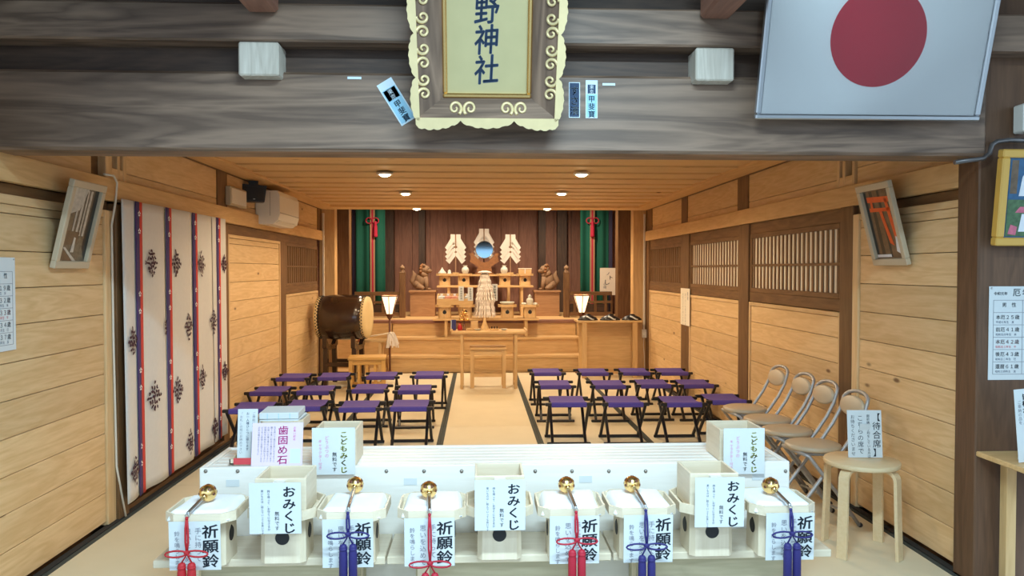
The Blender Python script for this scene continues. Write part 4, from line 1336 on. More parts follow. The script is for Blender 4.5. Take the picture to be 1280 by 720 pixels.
year_table(t, .30, h, (0, 0, h / 2))
for xx in (-.14, .14):
    obj('pin', MB().sphere((xx, -.002, h - .008), .004, 8, 6), 'steel', t)
a, b = at(1262, 489, Y=3.08), at(1272, 581, Y=3.08)
# shelf bracket table at the right and the tilted card on it
zs = at(1240, 573, Y=3.10).z
x0 = at(1229, 570, Y=3.18).x
t = thing('side_table', 'light wooden side table against the dark front wall', 'table', (x0 + .45, 3.06, -.2))
block('table_top', (-.45, -.20, zs + .2 - .022), (.45, .17, zs + .2), 'altar_X', t, .004)
block('apron', (-.38, -.15, zs + .2 - .09), (.38, -.13, zs + .2 - .022), 'altar_X', t)
for sx in (-.33, .40):
    for sy in (-.14, .13):
        block('leg', (sx - .022, sy - .022, .001), (sx + .022, sy + .022, zs + .2 - .022), 'altar_Z', t)
hc = .30
px_ = at(1275, 575, Y=3.02).x
t = thing('notice', 'white upright card with bold heading on the side table at the right', 'notice', (px_ + .10, 3.02, zs + .0005), 0, None, (0, R(-5), 0))
sign(t, .21, hc, (0, 0, hc / 2 + .010), 'paper', [('皆様からの', -.060, .018, .026, 'ink', .03), ('ご奉納の品を', -.086, .045, .016, 'ink_grey', 0), ('皆様からの', .05, .018, .026, 'ink', .02), ('ご奉納の品を', .02, .045, .02, 'ink_grey', 0)], (0, 0, 0), 'card')
obj('prop', MB().box((0, .04, .07), (.16, .003, .135), 0, Matrix.Rotation(R(14), 4, 'X')), 'paper', t)

# left wall notice
a, b = at(18, 322, X=-HW + .004), at(18, 437, X=-HW + .004)
h = a.z - b.z
w_ = .36
t = thing('notice', 'white table of unlucky years on the left plank wall at the frame edge', 'notice', (-HW + .0045, a.y - w_ / 2, b.z), 0, None, (0, 0, R(90)))
year_table(t, w_, h, (0, 0, h / 2))
for xx in (-.17, .17):
    obj('pin', MB().sphere((xx, -.002, h - .008), .004, 8, 6), 'steel', t)
# narrow strip of text on the right wall
a, b = at(851, 360, X=HW - .014), at(862, 408, X=HW - .014)
t = thing('notice', 'narrow cream hanging text strip on a post of the right wall', 'notice', (HW - .0145, (a.y + b.y) / 2, b.z), 0, None, (0, 0, R(-90)))
h = a.z - b.z
w_ = abs(a.y - b.y)
sign(t, w_, h, (0, 0, h / 2), 'paper_warm', [('祓詞', -.0 + w_ * .30, .03, .045, 'ink_grey', .01), ('掛けまくも畏き伊邪那岐大神', w_ * .05, .05, .03, 'ink_grey', 0), ('筑紫の日向の橘の小戸の', -w_ * .22, .05, .03, 'ink_grey', 0)], (0, 0, 0), 'card')

# ================================================================ plaque, flag and stickers on the beam
def lean_frame(bl, br, y_bot, ratio):
    """px of the bottom corners on Y=y_bot; returns origin, width and lean angle for a frame leaning out at the top"""
    A, B = at(*bl, Y=y_bot), at(*br, Y=y_bot)
    return (A + B) / 2, (B - A).length
o, w_ = lean_frame((943, 148), (1222, 152), 3.12, 0)
lean = R(15)
t = thing('flag_frame', 'silver framed white flag with a red disc hanging on the beam', 'flag', o, 0, None, (lean, 0, 0))
H = .66
b = .022
for lo, hi in (((-w_ / 2, -.016, 0), (w_ / 2, .014, b)), ((-w_ / 2, -.016, H - b), (w_ / 2, .014, H)), ((-w_ / 2, -.016, b), (-w_ / 2 + b, .014, H - b)), ((w_ / 2 - b, -.016, b), (w_ / 2, .014, H - b))):
    block('frame_bar', lo, hi, 'alu', t, .005)
fc = block('flag_cloth', (-w_ / 2 + b, -.002, b), (w_ / 2 - b, .008, H - b), 'flag_white', t, 0)
obj('red_disc', MB().prism([(.196 * math.cos(a), .196 * math.sin(a)) for a in [2 * PI * k / 64 for k in range(64)]], -.0010, .0), 'flag_red', t, (0, -.003, .328))
block('glass_pane', (-w_ / 2 + b, -.0115, b), (w_ / 2 - b, -.0095, H - b), 'picture_glass', t, 0)

# plaque: gold panel, slanted carved frame with scroll edge
o, w_ = lean_frame((523, 150), (694, 150), 3.13, 0)
t = thing('shrine_plaque', 'carved gold-edged plaque with three brushed characters above the hall', 'plaque', o, 0, None, (R(17), 0, 0))
PH = .92                      # frame height, top out of sight
iw, ib = .315, .106           # inner panel width, bottom margin
block('panel', (-iw / 2 - .02, -.012, ib - .015), (iw / 2 + .02, .03, PH - ib + .015), 'gold_panel', t, 0)
for lo, hi in (((-iw / 2 - .018, -.028, ib - .018), (iw / 2 + .018, -.008, ib)), ((-iw / 2 - .018, -.028, PH - ib), (iw / 2 + .018, -.008, PH - ib + .018)),
               ((-iw / 2 - .018, -.028, ib), (-iw / 2, -.008, PH - ib)), ((iw / 2, -.028, ib), (iw / 2 + .018, -.008, PH - ib))):
    block('inner_border', lo, hi, 'gold', t, .005)
# slanted frame boards, rising to the outside front
ow = w_ / 2
def slant(a0, a1, b0, b1):    # inner edge a0-a1, outer edge b0-b1 (x, z)
    fz = -.085
    vs = [(a0[0], -.018, a0[1]), (a1[0], -.018, a1[1]), (b1[0], fz, b1[1]), (b0[0], fz, b0[1]),
          (a0[0], .02, a0[1]), (a1[0], .02, a1[1]), (b1[0], fz + .03, b1[1]), (b0[0], fz + .03, b0[1])]
    return MB().add(vs, [(0, 1, 2, 3), (7, 6, 5, 4), (0, 4, 5, 1), (1, 5, 6, 2), (2, 6, 7, 3), (3, 7, 4, 0)])
ia, iz0, iz1 = iw / 2 + .016, ib - .016, PH - ib + .016
obj('frame_board', slant((-ia, iz0), (ia, iz0), (-ow, .012), (ow, .012)), 'beam_X', t)
obj('frame_board', slant((ia, iz1), (-ia, iz1), (ow, PH), (-ow, PH)), 'beam_X', t)
obj('frame_board', slant((-ia, iz1), (-ia, iz0), (-ow - .012, PH), (-ow, .012)), 'beam_Z', t)
obj('frame_board', slant((ia, iz0), (ia, iz1), (ow, .012), (ow + .012, PH)), 'beam_Z', t)
def scallop(pts, th0, th1, name):
    obj(name, MB().prism(pts, th0, th1), 'gold_dull', t)
# bottom edge: three cloud lobes
lob = []
for k in range(49):
    u = k / 48
    x = -ow - .004 + (2 * ow + .008) * u
    lo_ = [(.0, .31), (.31, .69), (.69, 1.0)]
    for a_, b_ in lo_:
        if a_ <= u <= b_ + 1e-6:
            s_ = (u - a_) / (b_ - a_)
            base = math.sin(PI * s_) ** .6 if 0 < s_ < 1 else 0
            rip = .006 * abs(math.sin(s_ * PI * 5))
            edge = .0 if (a_ > .1 and b_ < .9) else (.020 * (s_ if a_ > .5 else 1 - s_) ** 2)
            z = .010 - .030 * base - rip - edge
            break
    lob.append((x, z))
scallop(lob + [(ow + .004, .016), (-ow - .004, .016)], -.092, -.052, 'scalloped_edge')
for sd in (-1, 1):
    pts = []
    for k in range(91):
        u = k / 90
        z = .006 + (PH - .006) * u
        s_ = (u * 5.6) % 1.0
        base = math.sin(PI * s_) ** .6 if 0 < s_ < 1 else 0
        pts.append((sd * (ow + .012 * u + .022 * base + .005 * abs(math.sin(s_ * PI * 5)) - .004), z))
    pts += [(sd * (ow + .012 - .012), PH), (sd * (ow - .012), .006)]
    scallop(pts, -.092, -.052, 'scalloped_edge')
def scroll(c, r_, a0, turns, hand, plane_y):
    pts, rs = [], []
    n = 26
    for k in range(n + 1):
        s_ = k / n
        a = a0 + hand * turns * 2 * PI * s_
        rr = r_ * (1 - .80 * s_)
        pts.append((c[0] + rr * math.cos(a), plane_y(c[0] + rr * math.cos(a), c[1] + rr * math.sin(a)), c[1] + rr * math.sin(a)))
        rs.append(.0068 * (1 - .35 * s_))
    return MB().tube(pts, rs, 6)
def py_b(x, z):
    k = (iz0 - z) / (iz0 - .012)
    return -.018 - .067 * max(0, min(1, k)) - .003
def py_s(x, z):
    k = (abs(x) - ia) / (ow - ia)
    return -.018 - .067 * max(0, min(1.05, k)) - .003
for cx, hd, a0 in ((-.128, 1, -.9), (-.068, -1, PI + .9), (.075, 1, -.9), (.135, -1, PI + .9)):
    obj('scroll', scroll((cx, .050), .027, a0, 1.25, hd, py_b), 'gold_dull', t)
for sd in (-1, 1):
    for k in range(7):
        zc = .105 + k * .115
        for m_, dz, hd in ((0, 0, 1), (1, .055, -1)):
            obj('scroll', scroll((sd * (ow - .030), zc + dz), .024, 0 if sd > 0 else PI, 1.2, hd * sd, py_s), 'gold_dull', t)
m = MB()
tz = ib + .012
for k, chs in enumerate('野神社'):
    p_top = at(608, (3, 41, 79)[k], Y=3.06)
    put_text(m, chs, .0, .0, .118, .026, True, 1.0, 0, .84, .05)
    n_ = 5 * len(glyph(chs, 0.0)[0])
    zt = ib + .151 + (2 - k) * .113
    for i in range(len(m.v) - n_, len(m.v)):
        v = m.v[i]; m.v[i] = (v[0] - .004, v[1], v[2] + zt)
obj('lettering', m, 'ink_blue', t, (0, -.0128, 0))

def sticker(label, x, y, w_, h, ang, parts):
    p = at(x, y, Y=Y_BEAM - .0015)
    t = thing('paper_sticker', label, 'sticker', p, 0, None, (0, R(ang), 0))
    u = 3.2 / FPX
    obj('slip', MB().box((0, 0, 0), (w_ * u, .001, h * u)), 'sticker_pale', t)
    for nm_, mt, x0, z0, x1, z1 in parts[0]:
        obj(nm_, MB().span((x0 * u, -.0012, z0 * u), (x1 * u, -.0006, z1 * u)), mt, t)
    by = {}
    for s, xx, top, size, ink, bold in parts[1]:
        by.setdefault(ink, MB()); put_text(by[ink], s, xx * u, top * u, size * u, bold)
    for ink, m in by.items():
        obj('lettering', m, ink, t, (0, -.0018, 0))
sticker('tilted pale blue paper slip on the beam left of the plaque', 495.5, 127, 21, 58, -32,
        ([('printed_field', 'sticker_blue', -9, -27, 9, 19), ('printed_field', 'ink_blue', -8, 4, 8, 18)], [('東京', 0, 18, 7, 'sticker_pale', 0), ('甲斐寶', 0, 2, 9.5, 'ink_blue', .02)]))
sticker('dark lettered paper slip nearest the plaque on its right', 718, 125, 14, 44, 0,
        ([('printed_field', 'ink_blue', -6, -21, 6, 21)], [('すさ濱', 0, 18, 12, 'sticker_pale', .008)]))
sticker('pale blue paper slip with boxed heading, farther right of the plaque', 739.5, 124, 15, 47, 0,
        ([('printed_field', 'sticker_blue', -6.5, -22, 6.5, 6), ('printed_field', 'ink_blue', -5, 7, 5, 18)], [('東京', 0, 18, 5.5, 'sticker_pale', 0), ('甲斐寶', 0, 5, 9, 'ink_blue', .01)]))
sticker('small white paper scrap half hidden by the right edge of the plaque', 697.5, 127, 7, 18, 0, ([('printed_field', 'paper', -3, -8, 3, 8)], []))
sticker('thin torn paper strip on the beam right of the slips', 761, 105.5, 16, 3, 0, ([('printed_field', 'sticker_pale', -8, -1.5, 8, 1.5)], []))
sticker('thin torn paper strip on the beam left of the plaque', 443, 97.5, 17, 3, 0, ([('printed_field', 'sticker_pale', -8, -1.5, 8, 1.5)], []))

# conduit and switch box on the front wall
pts = [at(1193, 203, Y=3.19), at(1229, 198, Y=3.19), at(1237, 192, Y=3.19), at(1240, 181, Y=3.19), at(1246, 177, Y=3.19), at(1262, 175, Y=3.19), at(1290, 176, Y=3.19)]
tag(obj('conduit_pipe', MB().tube(pts, .010, 10), 'conduit'), 'dark metal conduit bending from the beam along the front wall', 'pipe')
p = at(1282, 148, Y=3.18)
t = thing('switch_box', 'white electrical box at the frame edge above the yellow frame', 'switch box', (p.x, 3.19, p.z))
obj('housing', MB().box((0, 0, 0), (.05, .07, .12), .006), 'white_plastic', t)
obj('lid', MB().box((0, -.037, 0), (.042, .004, .11), .001), 'vent_dark', t)

# ================================================================ drum, lanterns and furniture before the stage
p = at(430, 396.5, Y=9.30)
dr, dl = .275, .60
t = thing('taiko_drum', 'large dark barrel drum with tan skins near the left wall', 'drum', (p.x, p.y, p.z), R(-6))
Mx = Matrix.Rotation(R(90), 4, 'Y')
obj('barrel', MB().lathe([(dr * .90, -dl * .46), (dr * .97, -dl * .28), (dr, 0), (dr * .97, dl * .28), (dr * .90, dl * .46)], 40, Mx), 'drum_body', t)
for s in (-1, 1):
    sk = obj('skin', MB().lathe([(dr * .915, s * dl * .40), (dr * .915, s * dl * .465), (dr * .90, s * dl * .5), (dr * .6, s * dl * .508), (0, s * dl * .51)] if s > 0 else
                                [(0, s * dl * .51), (dr * .6, s * dl * .508), (dr * .90, s * dl * .5), (dr * .915, s * dl * .465), (dr * .915, s * dl * .40)], 40, Mx), 'drum_skin', t)
    tk = MB()
    for row in (0, 1):
        for k in range(40):
            a = 2 * PI * (k + .5 * row) / 40
            xx = s * dl * (.425 + .033 * row)
            tk.sphere((xx, dr * .918 * math.cos(a), dr * .918 * math.sin(a)), .0085, 6, 4)
    obj('tacks', tk, 'black', sk)['kind'] = 'stuff'
ring = MB().tube([(.0, -dr - .012 + .0, -.02), (0, -dr - .02, -.03)], .01, 8)
ds = thing('drum_stand', 'dark wooden stand carrying the barrel drum', 'stand', (p.x, p.y, 0), R(-6))
zt = p.z - dr * .93
for sx in (-1, 1):
    cr = MB().prism([(-.20, zt + .02), (-.12, zt - .045), (.12, zt - .045), (.20, zt + .02), (.235, zt + .075), (.235, zt - .06), (.14, zt - .10), (-.14, zt - .10), (-.235, zt - .06), (-.235, zt + .075)], -.025, .025,
                    Matrix.Translation((sx * .17, 0, -.030)) @ Matrix.Rotation(R(90), 4, 'Z'))
    obj('cradle', cr, 'drum_body', ds)
    for sy in (-1, 1):
        obj('leg', MB().bar((sx * .17, sy * .20, .001), (sx * .17, sy * .165, zt - .10), .055, .055, (1, 0, 0), .004), 'drum_body', ds)
    obj('stretcher', MB().box((sx * .17, 0, .10), (.035, .36, .05), .003), 'drum_body', ds)
for z in (.10, .26):
    obj('rail', MB().box((0, -.19, z), (.36, .035, .05), .003), 'drum_body', ds)
    obj('rail', MB().box((0, .19, z), (.36, .035, .05), .003), 'drum_body', ds)

def lantern(label, px, ztop_px, zbot_px, Y, floor_z):
    p = at(px, ztop_px, Y=Y)
    zb = at(px, zbot_px, Y=Y).z
    t = thing('paper_lantern', label, 'lantern', (p.x, Y, floor_z), 0, 'standing paper lanterns')
    z1, z0 = p.z - floor_z, zb - floor_z
    n = 6
    rt, rb = .112, .042
    corner = [(math.cos(2 * PI * k / n + PI / 6), math.sin(2 * PI * k / n + PI / 6)) for k in range(n)]
    for k in range(n):
        c0, c1 = corner[k], corner[(k + 1) % n]
        obj('paper_pane', MB().add([(c0[0] * rb, c0[1] * rb, z0), (c1[0] * rb, c1[1] * rb, z0), (c1[0] * rt, c1[1] * rt, z1), (c0[0] * rt, c0[1] * rt, z1)], [(0, 1, 2, 3)]), 'lantern_paper', t)
        obj('rib', MB().tube([(c0[0] * (rb + .002), c0[1] * (rb + .002), z0 - .004), (c0[0] * (rt + .003), c0[1] * (rt + .003), z1 + .004)], .005, 6), 'lantern_wood', t)
    for r_, z in ((rt + .004, z1), (rb + .004, z0)):
        m = MB()
        for k in range(n):
            c0, c1 = corner[k], corner[(k + 1) % n]
            m.bar((c0[0] * r_, c0[1] * r_, z), (c1[0] * r_, c1[1] * r_, z), .012, .014)
        obj('hoop', m, 'lantern_wood', t)
    obj('cap', MB().lathe([(.022, z0 - .06), (.046, z0 - .012), (.046, z0 - .004)], 12), 'lantern_wood', t)
    obj('pole', MB().tube([(0, 0, .03), (0, 0, z0 - .04)], .014, 10), 'lantern_wood', t)
    obj('foot', MB().lathe([(.085, .0005), (.085, .018), (.07, .03), (.03, .04), (.018, .06)], 20), 'lantern_wood', t)
    l = bpy.data.lights.new('lantern_bulb', 'POINT'); l.energy, l.color, l.shadow_soft_size = 3.5, WARM, .03
    lo = bpy.data.objects.new('lantern_bulb', l); C.objects.link(lo); lo.location = (p.x, Y, floor_z + z1 - .02)
lantern('glowing paper lantern on a dark pole beside the drum', 487, 370, 393, 10.10, 0.0)
lantern('glowing paper lantern behind the table with black caps', 727, 369, 391, 10.17, 0.0)

# slatted side stool in front of the drum
p = at(459, 463, Y=8.75)
zt = at(459, 447, Y=8.62).z
t = thing('wooden_stool', 'honey coloured slat-sided wooden stool in front of the drum', 'stool', (p.x, 8.78, 0), R(5))
sw, sd_ = .42, .32
block('seat', (-sw / 2, -sd_ / 2, zt - .03), (sw / 2, sd_ / 2, zt), 'honey_wood', t, .005)
for sx in (-1, 1):
    for sy in (-1, 1):
        xx, yy = sx * (sw / 2 - .03), sy * (sd_ / 2 - .03)
        block('leg', (xx - .02, yy - .02, .001), (xx + .02, yy + .02, zt - .03), 'honey_wood', t)
    xa_, xb_ = sorted((sx * (sw / 2 - .05), sx * (sw / 2 - .012)))
for sy in (-1, 1):
    yy = sy * (sd_ / 2 - .03)
    block('rail', (-sw / 2 + .05, yy - .012, zt - .085), (sw / 2 - .05, yy + .012, zt - .03), 'honey_wood', t)
    block('rail', (-sw / 2 + .05, yy - .012, .05), (sw / 2 - .05, yy + .012, .085), 'honey_wood', t)
    for xx in (-.09, 0.0, .09):
        block('slat', (xx - .014, yy - .008, .085), (xx + .014, yy + .008, zt - .085), 'honey_wood', t)

# small stand with a paper wand, between drum and lantern
p = at(464, 419, Y=9.78)
t = thing('wand_stand', 'small wooden stand holding a paper wand beside the drum', 'stand', (p.x, 9.78, 0))
zs = at(466, 424, Y=9.78).z
block('shelf', (-.20, -.13, zs - .03), (.20, .13, zs), 'altar_X', t, .004)
for sx in (-.15, .12):
    for sy in (-.09, .09):
        block('leg', (sx - .02, sy - .02, .001), (sx + .02, sy + .02, zs - .03), 'altar_Z', t)
block('cross_board', (-.13, -.08, .18), (.10, .08, .20), 'altar_X', t)
t = thing('paper_wand', 'white paper-streamer purification wand lying on the small wooden stand', 'wand', (p.x + .05, 9.72, zs + .016))
obj('stick', MB().tube([(-.22, 0, 0), (.24, -.02, .075)], .009, 8), 'hinoki_X', t)
m = MB()
rnd = random.Random(5)
for k in range(34):
    b0 = Vector((.20 + rnd.uniform(-.02, .04), -.02 + rnd.uniform(-.02, .02), .07))
    dx, dy = rnd.uniform(-.06, .09), rnd.uniform(-.07, .05)
    l = rnd.uniform(.08, .19)
    for j in range(4):
        a_ = b0 + Vector((dx * j / 4, dy * j / 4, -l * j / 4 * (j / 4)))
        b_ = b0 + Vector((dx * (j + 1) / 4, dy * (j + 1) / 4, -l * (j + 1) / 4 * ((j + 1) / 4)))
        m.bar(a_, b_, .016, .0015, (0, 1, .3))
obj('streamers', m, 'streamer_paper', t)['kind'] = 'stuff'
obj('cord', MB().tube([(.18, -.015, .06), (.21, -.02, .073)], .014, 8), 'gohei_paper', t)
m = MB().tube([(0, 0, 0), (.10, .02, .16)], .010, 8)
t = thing('drum_stick', 'orange-tipped drumstick leaning between drum and small stand', 'drumstick', (p.x - .13, 9.60, zs + .005))
obj('stick', MB().tube([(-.05, -.02, -.14), (.01, 0, .0)], .010, 8), 'altar_X', t)
obj('tip', MB().tube([(.0, -.003, -.02), (.02, 0, .03)], [.012, .016], 8), 'photo_orange', t)

# offering table with stool, centre aisle
yT = 9.02
a, b = at(564, 416, Y=yT - .2), at(658, 416, Y=yT - .2)
zt = at(610, 414.5, Y=yT - .2).z
w2 = b.x - a.x
t = thing('offering_table', 'slim wooden offering table standing in the aisle before the steps', 'table', ((a.x + b.x) / 2, yT, 0))
block('table_top', (-w2 / 2, -.2, zt - .028), (w2 / 2, .2, zt), 'altar_X', t, .004)
for sx in (-1, 1):
    block('end_cleat', (sx * w2 / 2 - .012, -.2, zt), (sx * w2 / 2 + .012, .2, zt + .018), 'altar_Y', t, .003)
    for sy in (-1, 1):
        xx = sx * (w2 / 2 - .12)
        block('leg', (xx - .017, sy * .16 - .017, .001), (xx + .017, sy * .16 + .017, zt - .028), 'altar_Z', t)
    xx = sx * (w2 / 2 - .12)
    block('stretcher', (xx - .012, -.14, .03), (xx + .012, .14, .055), 'altar_Y', t)
tx, ty, tz = t.location.x, yT, zt
t = thing('wooden_stool', 'square wooden stool tucked under the aisle offering table', 'stool', (at(610, 470, Y=9.0).x, 9.04, 0))
zs = at(610, 434.5, Y=8.9).z
block('seat', (-.215, -.15, zs - .03), (.215, .15, zs), 'altar_X', t, .005)
for sx in (-1, 1):
    for sy in (-1, 1):
        block('leg', (sx * .185 - .022, sy * .12 - .018, .001), (sx * .185 + .022, sy * .12 + .018, zs - .03), 'altar_Z', t)
for sy in (-1, 1):
    block('rail', (-.163, sy * .12 - .01, .13), (.163, sy * .12 + .01, .165), 'altar_X', t)
    block('apron', (-.163, sy * .12 - .01, zs - .085), (.163, sy * .12 + .01, zs - .03), 'altar_X', t)
def on_table(px): return at(px, 414, Y=ty).x
t = thing('prayer_book', 'dark blue prayer book standing on the aisle table', 'book', (on_table(567), ty, tz + .001), R(20))
obj('cover', MB().box((0, 0, .062), (.055, .020, .122), .002), 'navy', t)
obj('pages', MB().box((-.030, 0, .062), (.008, .016, .115)), 'paper', t)
t = thing('red_pouch', 'small red brocade pouch beside the blue book', 'pouch', (on_table(575), ty - .02, tz + .001))
obj('bag', MB().lathe([(.024, .0), (.030, .02), (.022, .06), (.012, .07), (.018, .085)], 12), 'red_cord', t)
obj('tie', MB().tube([(.014 * math.cos(a_), .014 * math.sin(a_), .068) for a_ in [2 * PI * k / 8 for k in range(8)]], .003, 6, closed=True), 'gold', t)
t = thing('hand_bells', 'gold cluster of ritual hand bells on the aisle table', 'bells', (on_table(580), ty + .02, tz + .001))
obj('grip', MB().lathe([(.03, 0), (.02, .012), (.009, .02), (.009, .11)], 10), 'lantern_wood', t)
for k, (n, r_, z) in enumerate(((6, .040, .125), (5, .032, .165), (4, .020, .200), (1, 0, .230))):
    for j in range(n):
        a_ = 2 * PI * j / n + k
        obj('jingle', MB().sphere((r_ * math.cos(a_), r_ * math.sin(a_), z), .017, 10, 6), 'gold', t)
obj('spindle', MB().tube([(0, 0, .1), (0, 0, .23)], .005, 6), 'gold', t)
t = thing('wooden_box', 'small open wooden box on the aisle table', 'box', (on_table(593), ty + .08, tz + .001))
obj('box_body', MB().box((0, 0, .05), (.085, .06, .10), .002), 'altar_X', t)
obj('box_lip', MB().box((-.02, -.06, .012), (.14, .06, .022), .002), 'altar_X', t)
for px, lb in ((597, 'white dish left of the wooden cone on the aisle table'), (630, 'white dish at the right on the aisle table')):
    t = thing('dish', lb, 'dish', (on_table(px), ty - .03, tz + .001))
    obj('bowl', MB().lathe([(.018, 0), (.030, .008), (.042, .018), (.040, .019), (.0, .008)], 18), 'porcelain', t)
    obj('foot_ring', MB().lathe([(.020, 0), (.020, .004), (.016, .004)], 14), 'porcelain', t)
t = thing('cone_censer', 'brown wooden cone stand in the middle of the aisle table', 'stand', (on_table(606), ty + .05, tz + .001))
obj('cone', MB().lathe([(.055, 0), (.05, .02), (.030, .06), (.018, .10), (.010, .14)], 16), 'altar_Z', t)
obj('plate', MB().lathe([(.075, .0), (.075, .006), (.05, .008)], 18), 'altar_X', t)
t = thing('tool_holder', 'low wooden tray with small dark tools on the aisle table', 'tray', (on_table(618), ty - .02, tz + .001))
obj('tray', MB().box((0, 0, .010), (.10, .05, .02), .002), 'altar_X', t)
for xx in (-.03, .0, .03):
    obj('tool', MB().box((xx, 0, .03), (.012, .012, .03)), 'black', t)

# table with black caps at the right
yC = 9.86
a, b = at(722, 402, Y=yC - .2), at(803, 402, Y=yC - .2)
zt = at(760, 401, Y=yC - .2).z
w2 = b.x - a.x
t = thing('panelled_table', 'brown panelled table before the right stage corner', 'table', ((a.x + b.x) / 2, yC, 0))
block('table_top', (-w2 / 2, -.2, zt - .025), (w2 / 2, .17, zt), 'altar_X', t, .004)
block('back_panel', (-w2 / 2 + .09, .08, .03), (w2 / 2 - .09, .10, zt - .025), 'altar_X', t)
for sx in (-1, 1):
    for sy in (-.17, .12):
        xx = sx * (w2 / 2 - .09)
        block('leg', (xx - .03, sy - .02, .001), (xx + .03, sy + .02, zt - .025), 'altar_Z', t)
block('rail', (-w2 / 2 + .12, .04, .02), (w2 / 2 - .12, .07, .06), 'altar_X', t)
cx, cz = t.location.x, zt
for px, lb in ((735, 'black lacquered cap with white cord at the left of the panelled table'), (763, 'black lacquered cap with white cord, middle of three on the panelled table'), (790, 'black lacquered cap with white cord at the right of the panelled table')):
    X = at(px, 399, Y=yC - .1).x
    t = thing('ritual_cap', lb, 'cap', (X, yC - .08, cz + .001), R(random.uniform(-15, 15)), 'black caps on the panelled table')
    M = Matrix.Diagonal((1.25, .8, 1, 1))
    obj('crown', MB().lathe([(.105, 0), (.105, .010), (.085, .035), (.05, .058), (0, .065)], 20, M), 'black_lacquer', t)
    obj('ridge', MB().sphere((.01, .02, .055), .03, 10, 6, (1.5, .5, .8)), 'black_lacquer', t)
    obj('white_cord', MB().tube([(-.03, -.05, .052), (.0, -.075, .038), (.035, -.086, .016), (.06, -.082, .012)], .010, 8), 'paper', t)

# wall socket and conduit at the far right corner
p = at(805, 430, X=HW - .02)
tag(obj('wall_conduit', MB().span((HW - .05, 9.88, .58), (HW - .024, 9.905, 2.10), .004), 'cable_white'), 'white conduit running down the far right corner', 'conduit')
t = thing('wall_socket', 'white wall socket at the foot of the right corner conduit', 'socket', (HW - .037, 9.87, .55))
obj('plate', MB().box((0, 0, 0), (.06, .03, .11), .004), 'white_plastic', t)
obj('plug', MB().box((-.01, -.022, -.02), (.025, .02, .025), .003), 'white_plastic', t)
obj('plug_wire', MB().tube([(-.01, -.03, -.03), (-.02, -.035, -.15), (-.005, -.03, -.3), (.0, -.03, -.50)], .004, 6), 'white_plastic', t)
tag(obj('wall_conduit', MB().span((-HW + .024, 9.88, .9), (-HW + .05, 9.905, 2.10), .004), 'cable_white'), 'white conduit running down the far left corner', 'conduit')

# ================================================================ altar stage
# balustrades at both sides
def balustrade(label, sd):
    yB = 11.55
    xi = at(503 if sd < 0 else 708, 360, Y=yB).x
    xo = sd * 1.93
    t = thing('balustrade', label, 'railing', (xi, yB, ST + .001), 0, 'stage balustrades')
    L_ = xo - xi
    zt_ = at(503, 340, Y=yB).z - ST
    obj('newel_post', MB().box((0, 0, zt_ / 2), (.088, .088, zt_), .006), 'brown_Z', t)
    obj('finial', MB().lathe([(.040, zt_), (.040, zt_ + .012), (.026, zt_ + .022), (.026, zt_ + .034), (.040, zt_ + .055), (.036, zt_ + .075), (.016, zt_ + .092), (.003, zt_ + .108)], 16), 'stone_tan', t)
    for z, h in ((.36, .055), (.23, .035), (.05, .06)):
        obj('rail', MB().bar((sd * .045, 0, z), (L_, 0, z), .05, h), 'brown_X', t)
    for k in range(4):
        x = L_ * (k + .8) / 4.4
        obj('baluster', MB().box((x, 0, .22), (.04, .04, .28)), 'brown_Z', t)
    obj('infill', MB().box((L_ / 2, .01, .14), (abs(L_) - .1, .012, .12)), 'dusk_X', t)
balustrade('dark wooden balustrade with finial post on the left of the altar stage', -1)
balustrade('dark wooden balustrade with finial post on the right of the altar stage', 1)

# hanging green banners with braid
def banner(label, px, sd, tas_px):
    yB = 12.3
    X = at(px, 310, Y=yB).x
    t = thing('green_banner', label, 'banner', (X, yB, ST + .02), 0, 'green stage banners')
    H_ = 2.28
    w_ = .46
    def f(u, v, x0=-w_ / 2, x1=w_ / 2):
        x = x0 + (x1 - x0) * u
        return (x, .02 * math.sin(x * 38), H_ * v)
    g = obj('green_cloth', MB().grid(f, 30, 4), 'green_cloth', t)
    def f2(u, v):
        x = sd * (w_ / 2 + .06 * u)
        return (x, .008 + .02 * math.sin(x * 38), H_ * v)
    n_ = obj('dark_cloth', MB().grid(f2, 16, 4), 'night_cloth', t)
    for o in (g, n_):
        s_ = o.modifiers.new('thickness', 'SOLIDIFY'); s_.thickness = .004
    xc = at(tas_px, 310, Y=yB).x - X
    for dx, mt, nm_ in ((-.026, 'braid_tan', 'braid_edge'), (0, 'tassel_red', 'braid_core'), (.026, 'braid_tan', 'braid_edge')):
        obj(nm_, MB().box((xc + dx, -.035, H_ / 2), (.024, .006, H_)), mt, t)
    zk = at(tas_px, 276, Y=yB).z - ST - .02
    bow = MB()
    for s in (-1, 1):
        bow.tube([(xc + s * (.10 * (1 - math.cos(a_)) / 2), -.05, zk + .045 * math.sin(a_)) for a_ in [2 * PI * k / 14 for k in range(14)]], .009, 6, closed=True)
    obj('bow', bow, 'tassel_red', t)
    xt = xc + (.05 if sd < 0 else 0)
    obj('tassel', MB().lathe([(.032, -.26), (.034, -.24), (.030, -.10), (.020, -.06), (.026, -.03), (.010, -.005)], 12, Matrix.Translation((xt, -.055, zk))), 'tassel_red', t)
    return t
banner('green hanging banner with red braid on the left of the altar', 463, -1, 466)
banner('green hanging banner with red braid on the right of the altar', 743, 1, 740)

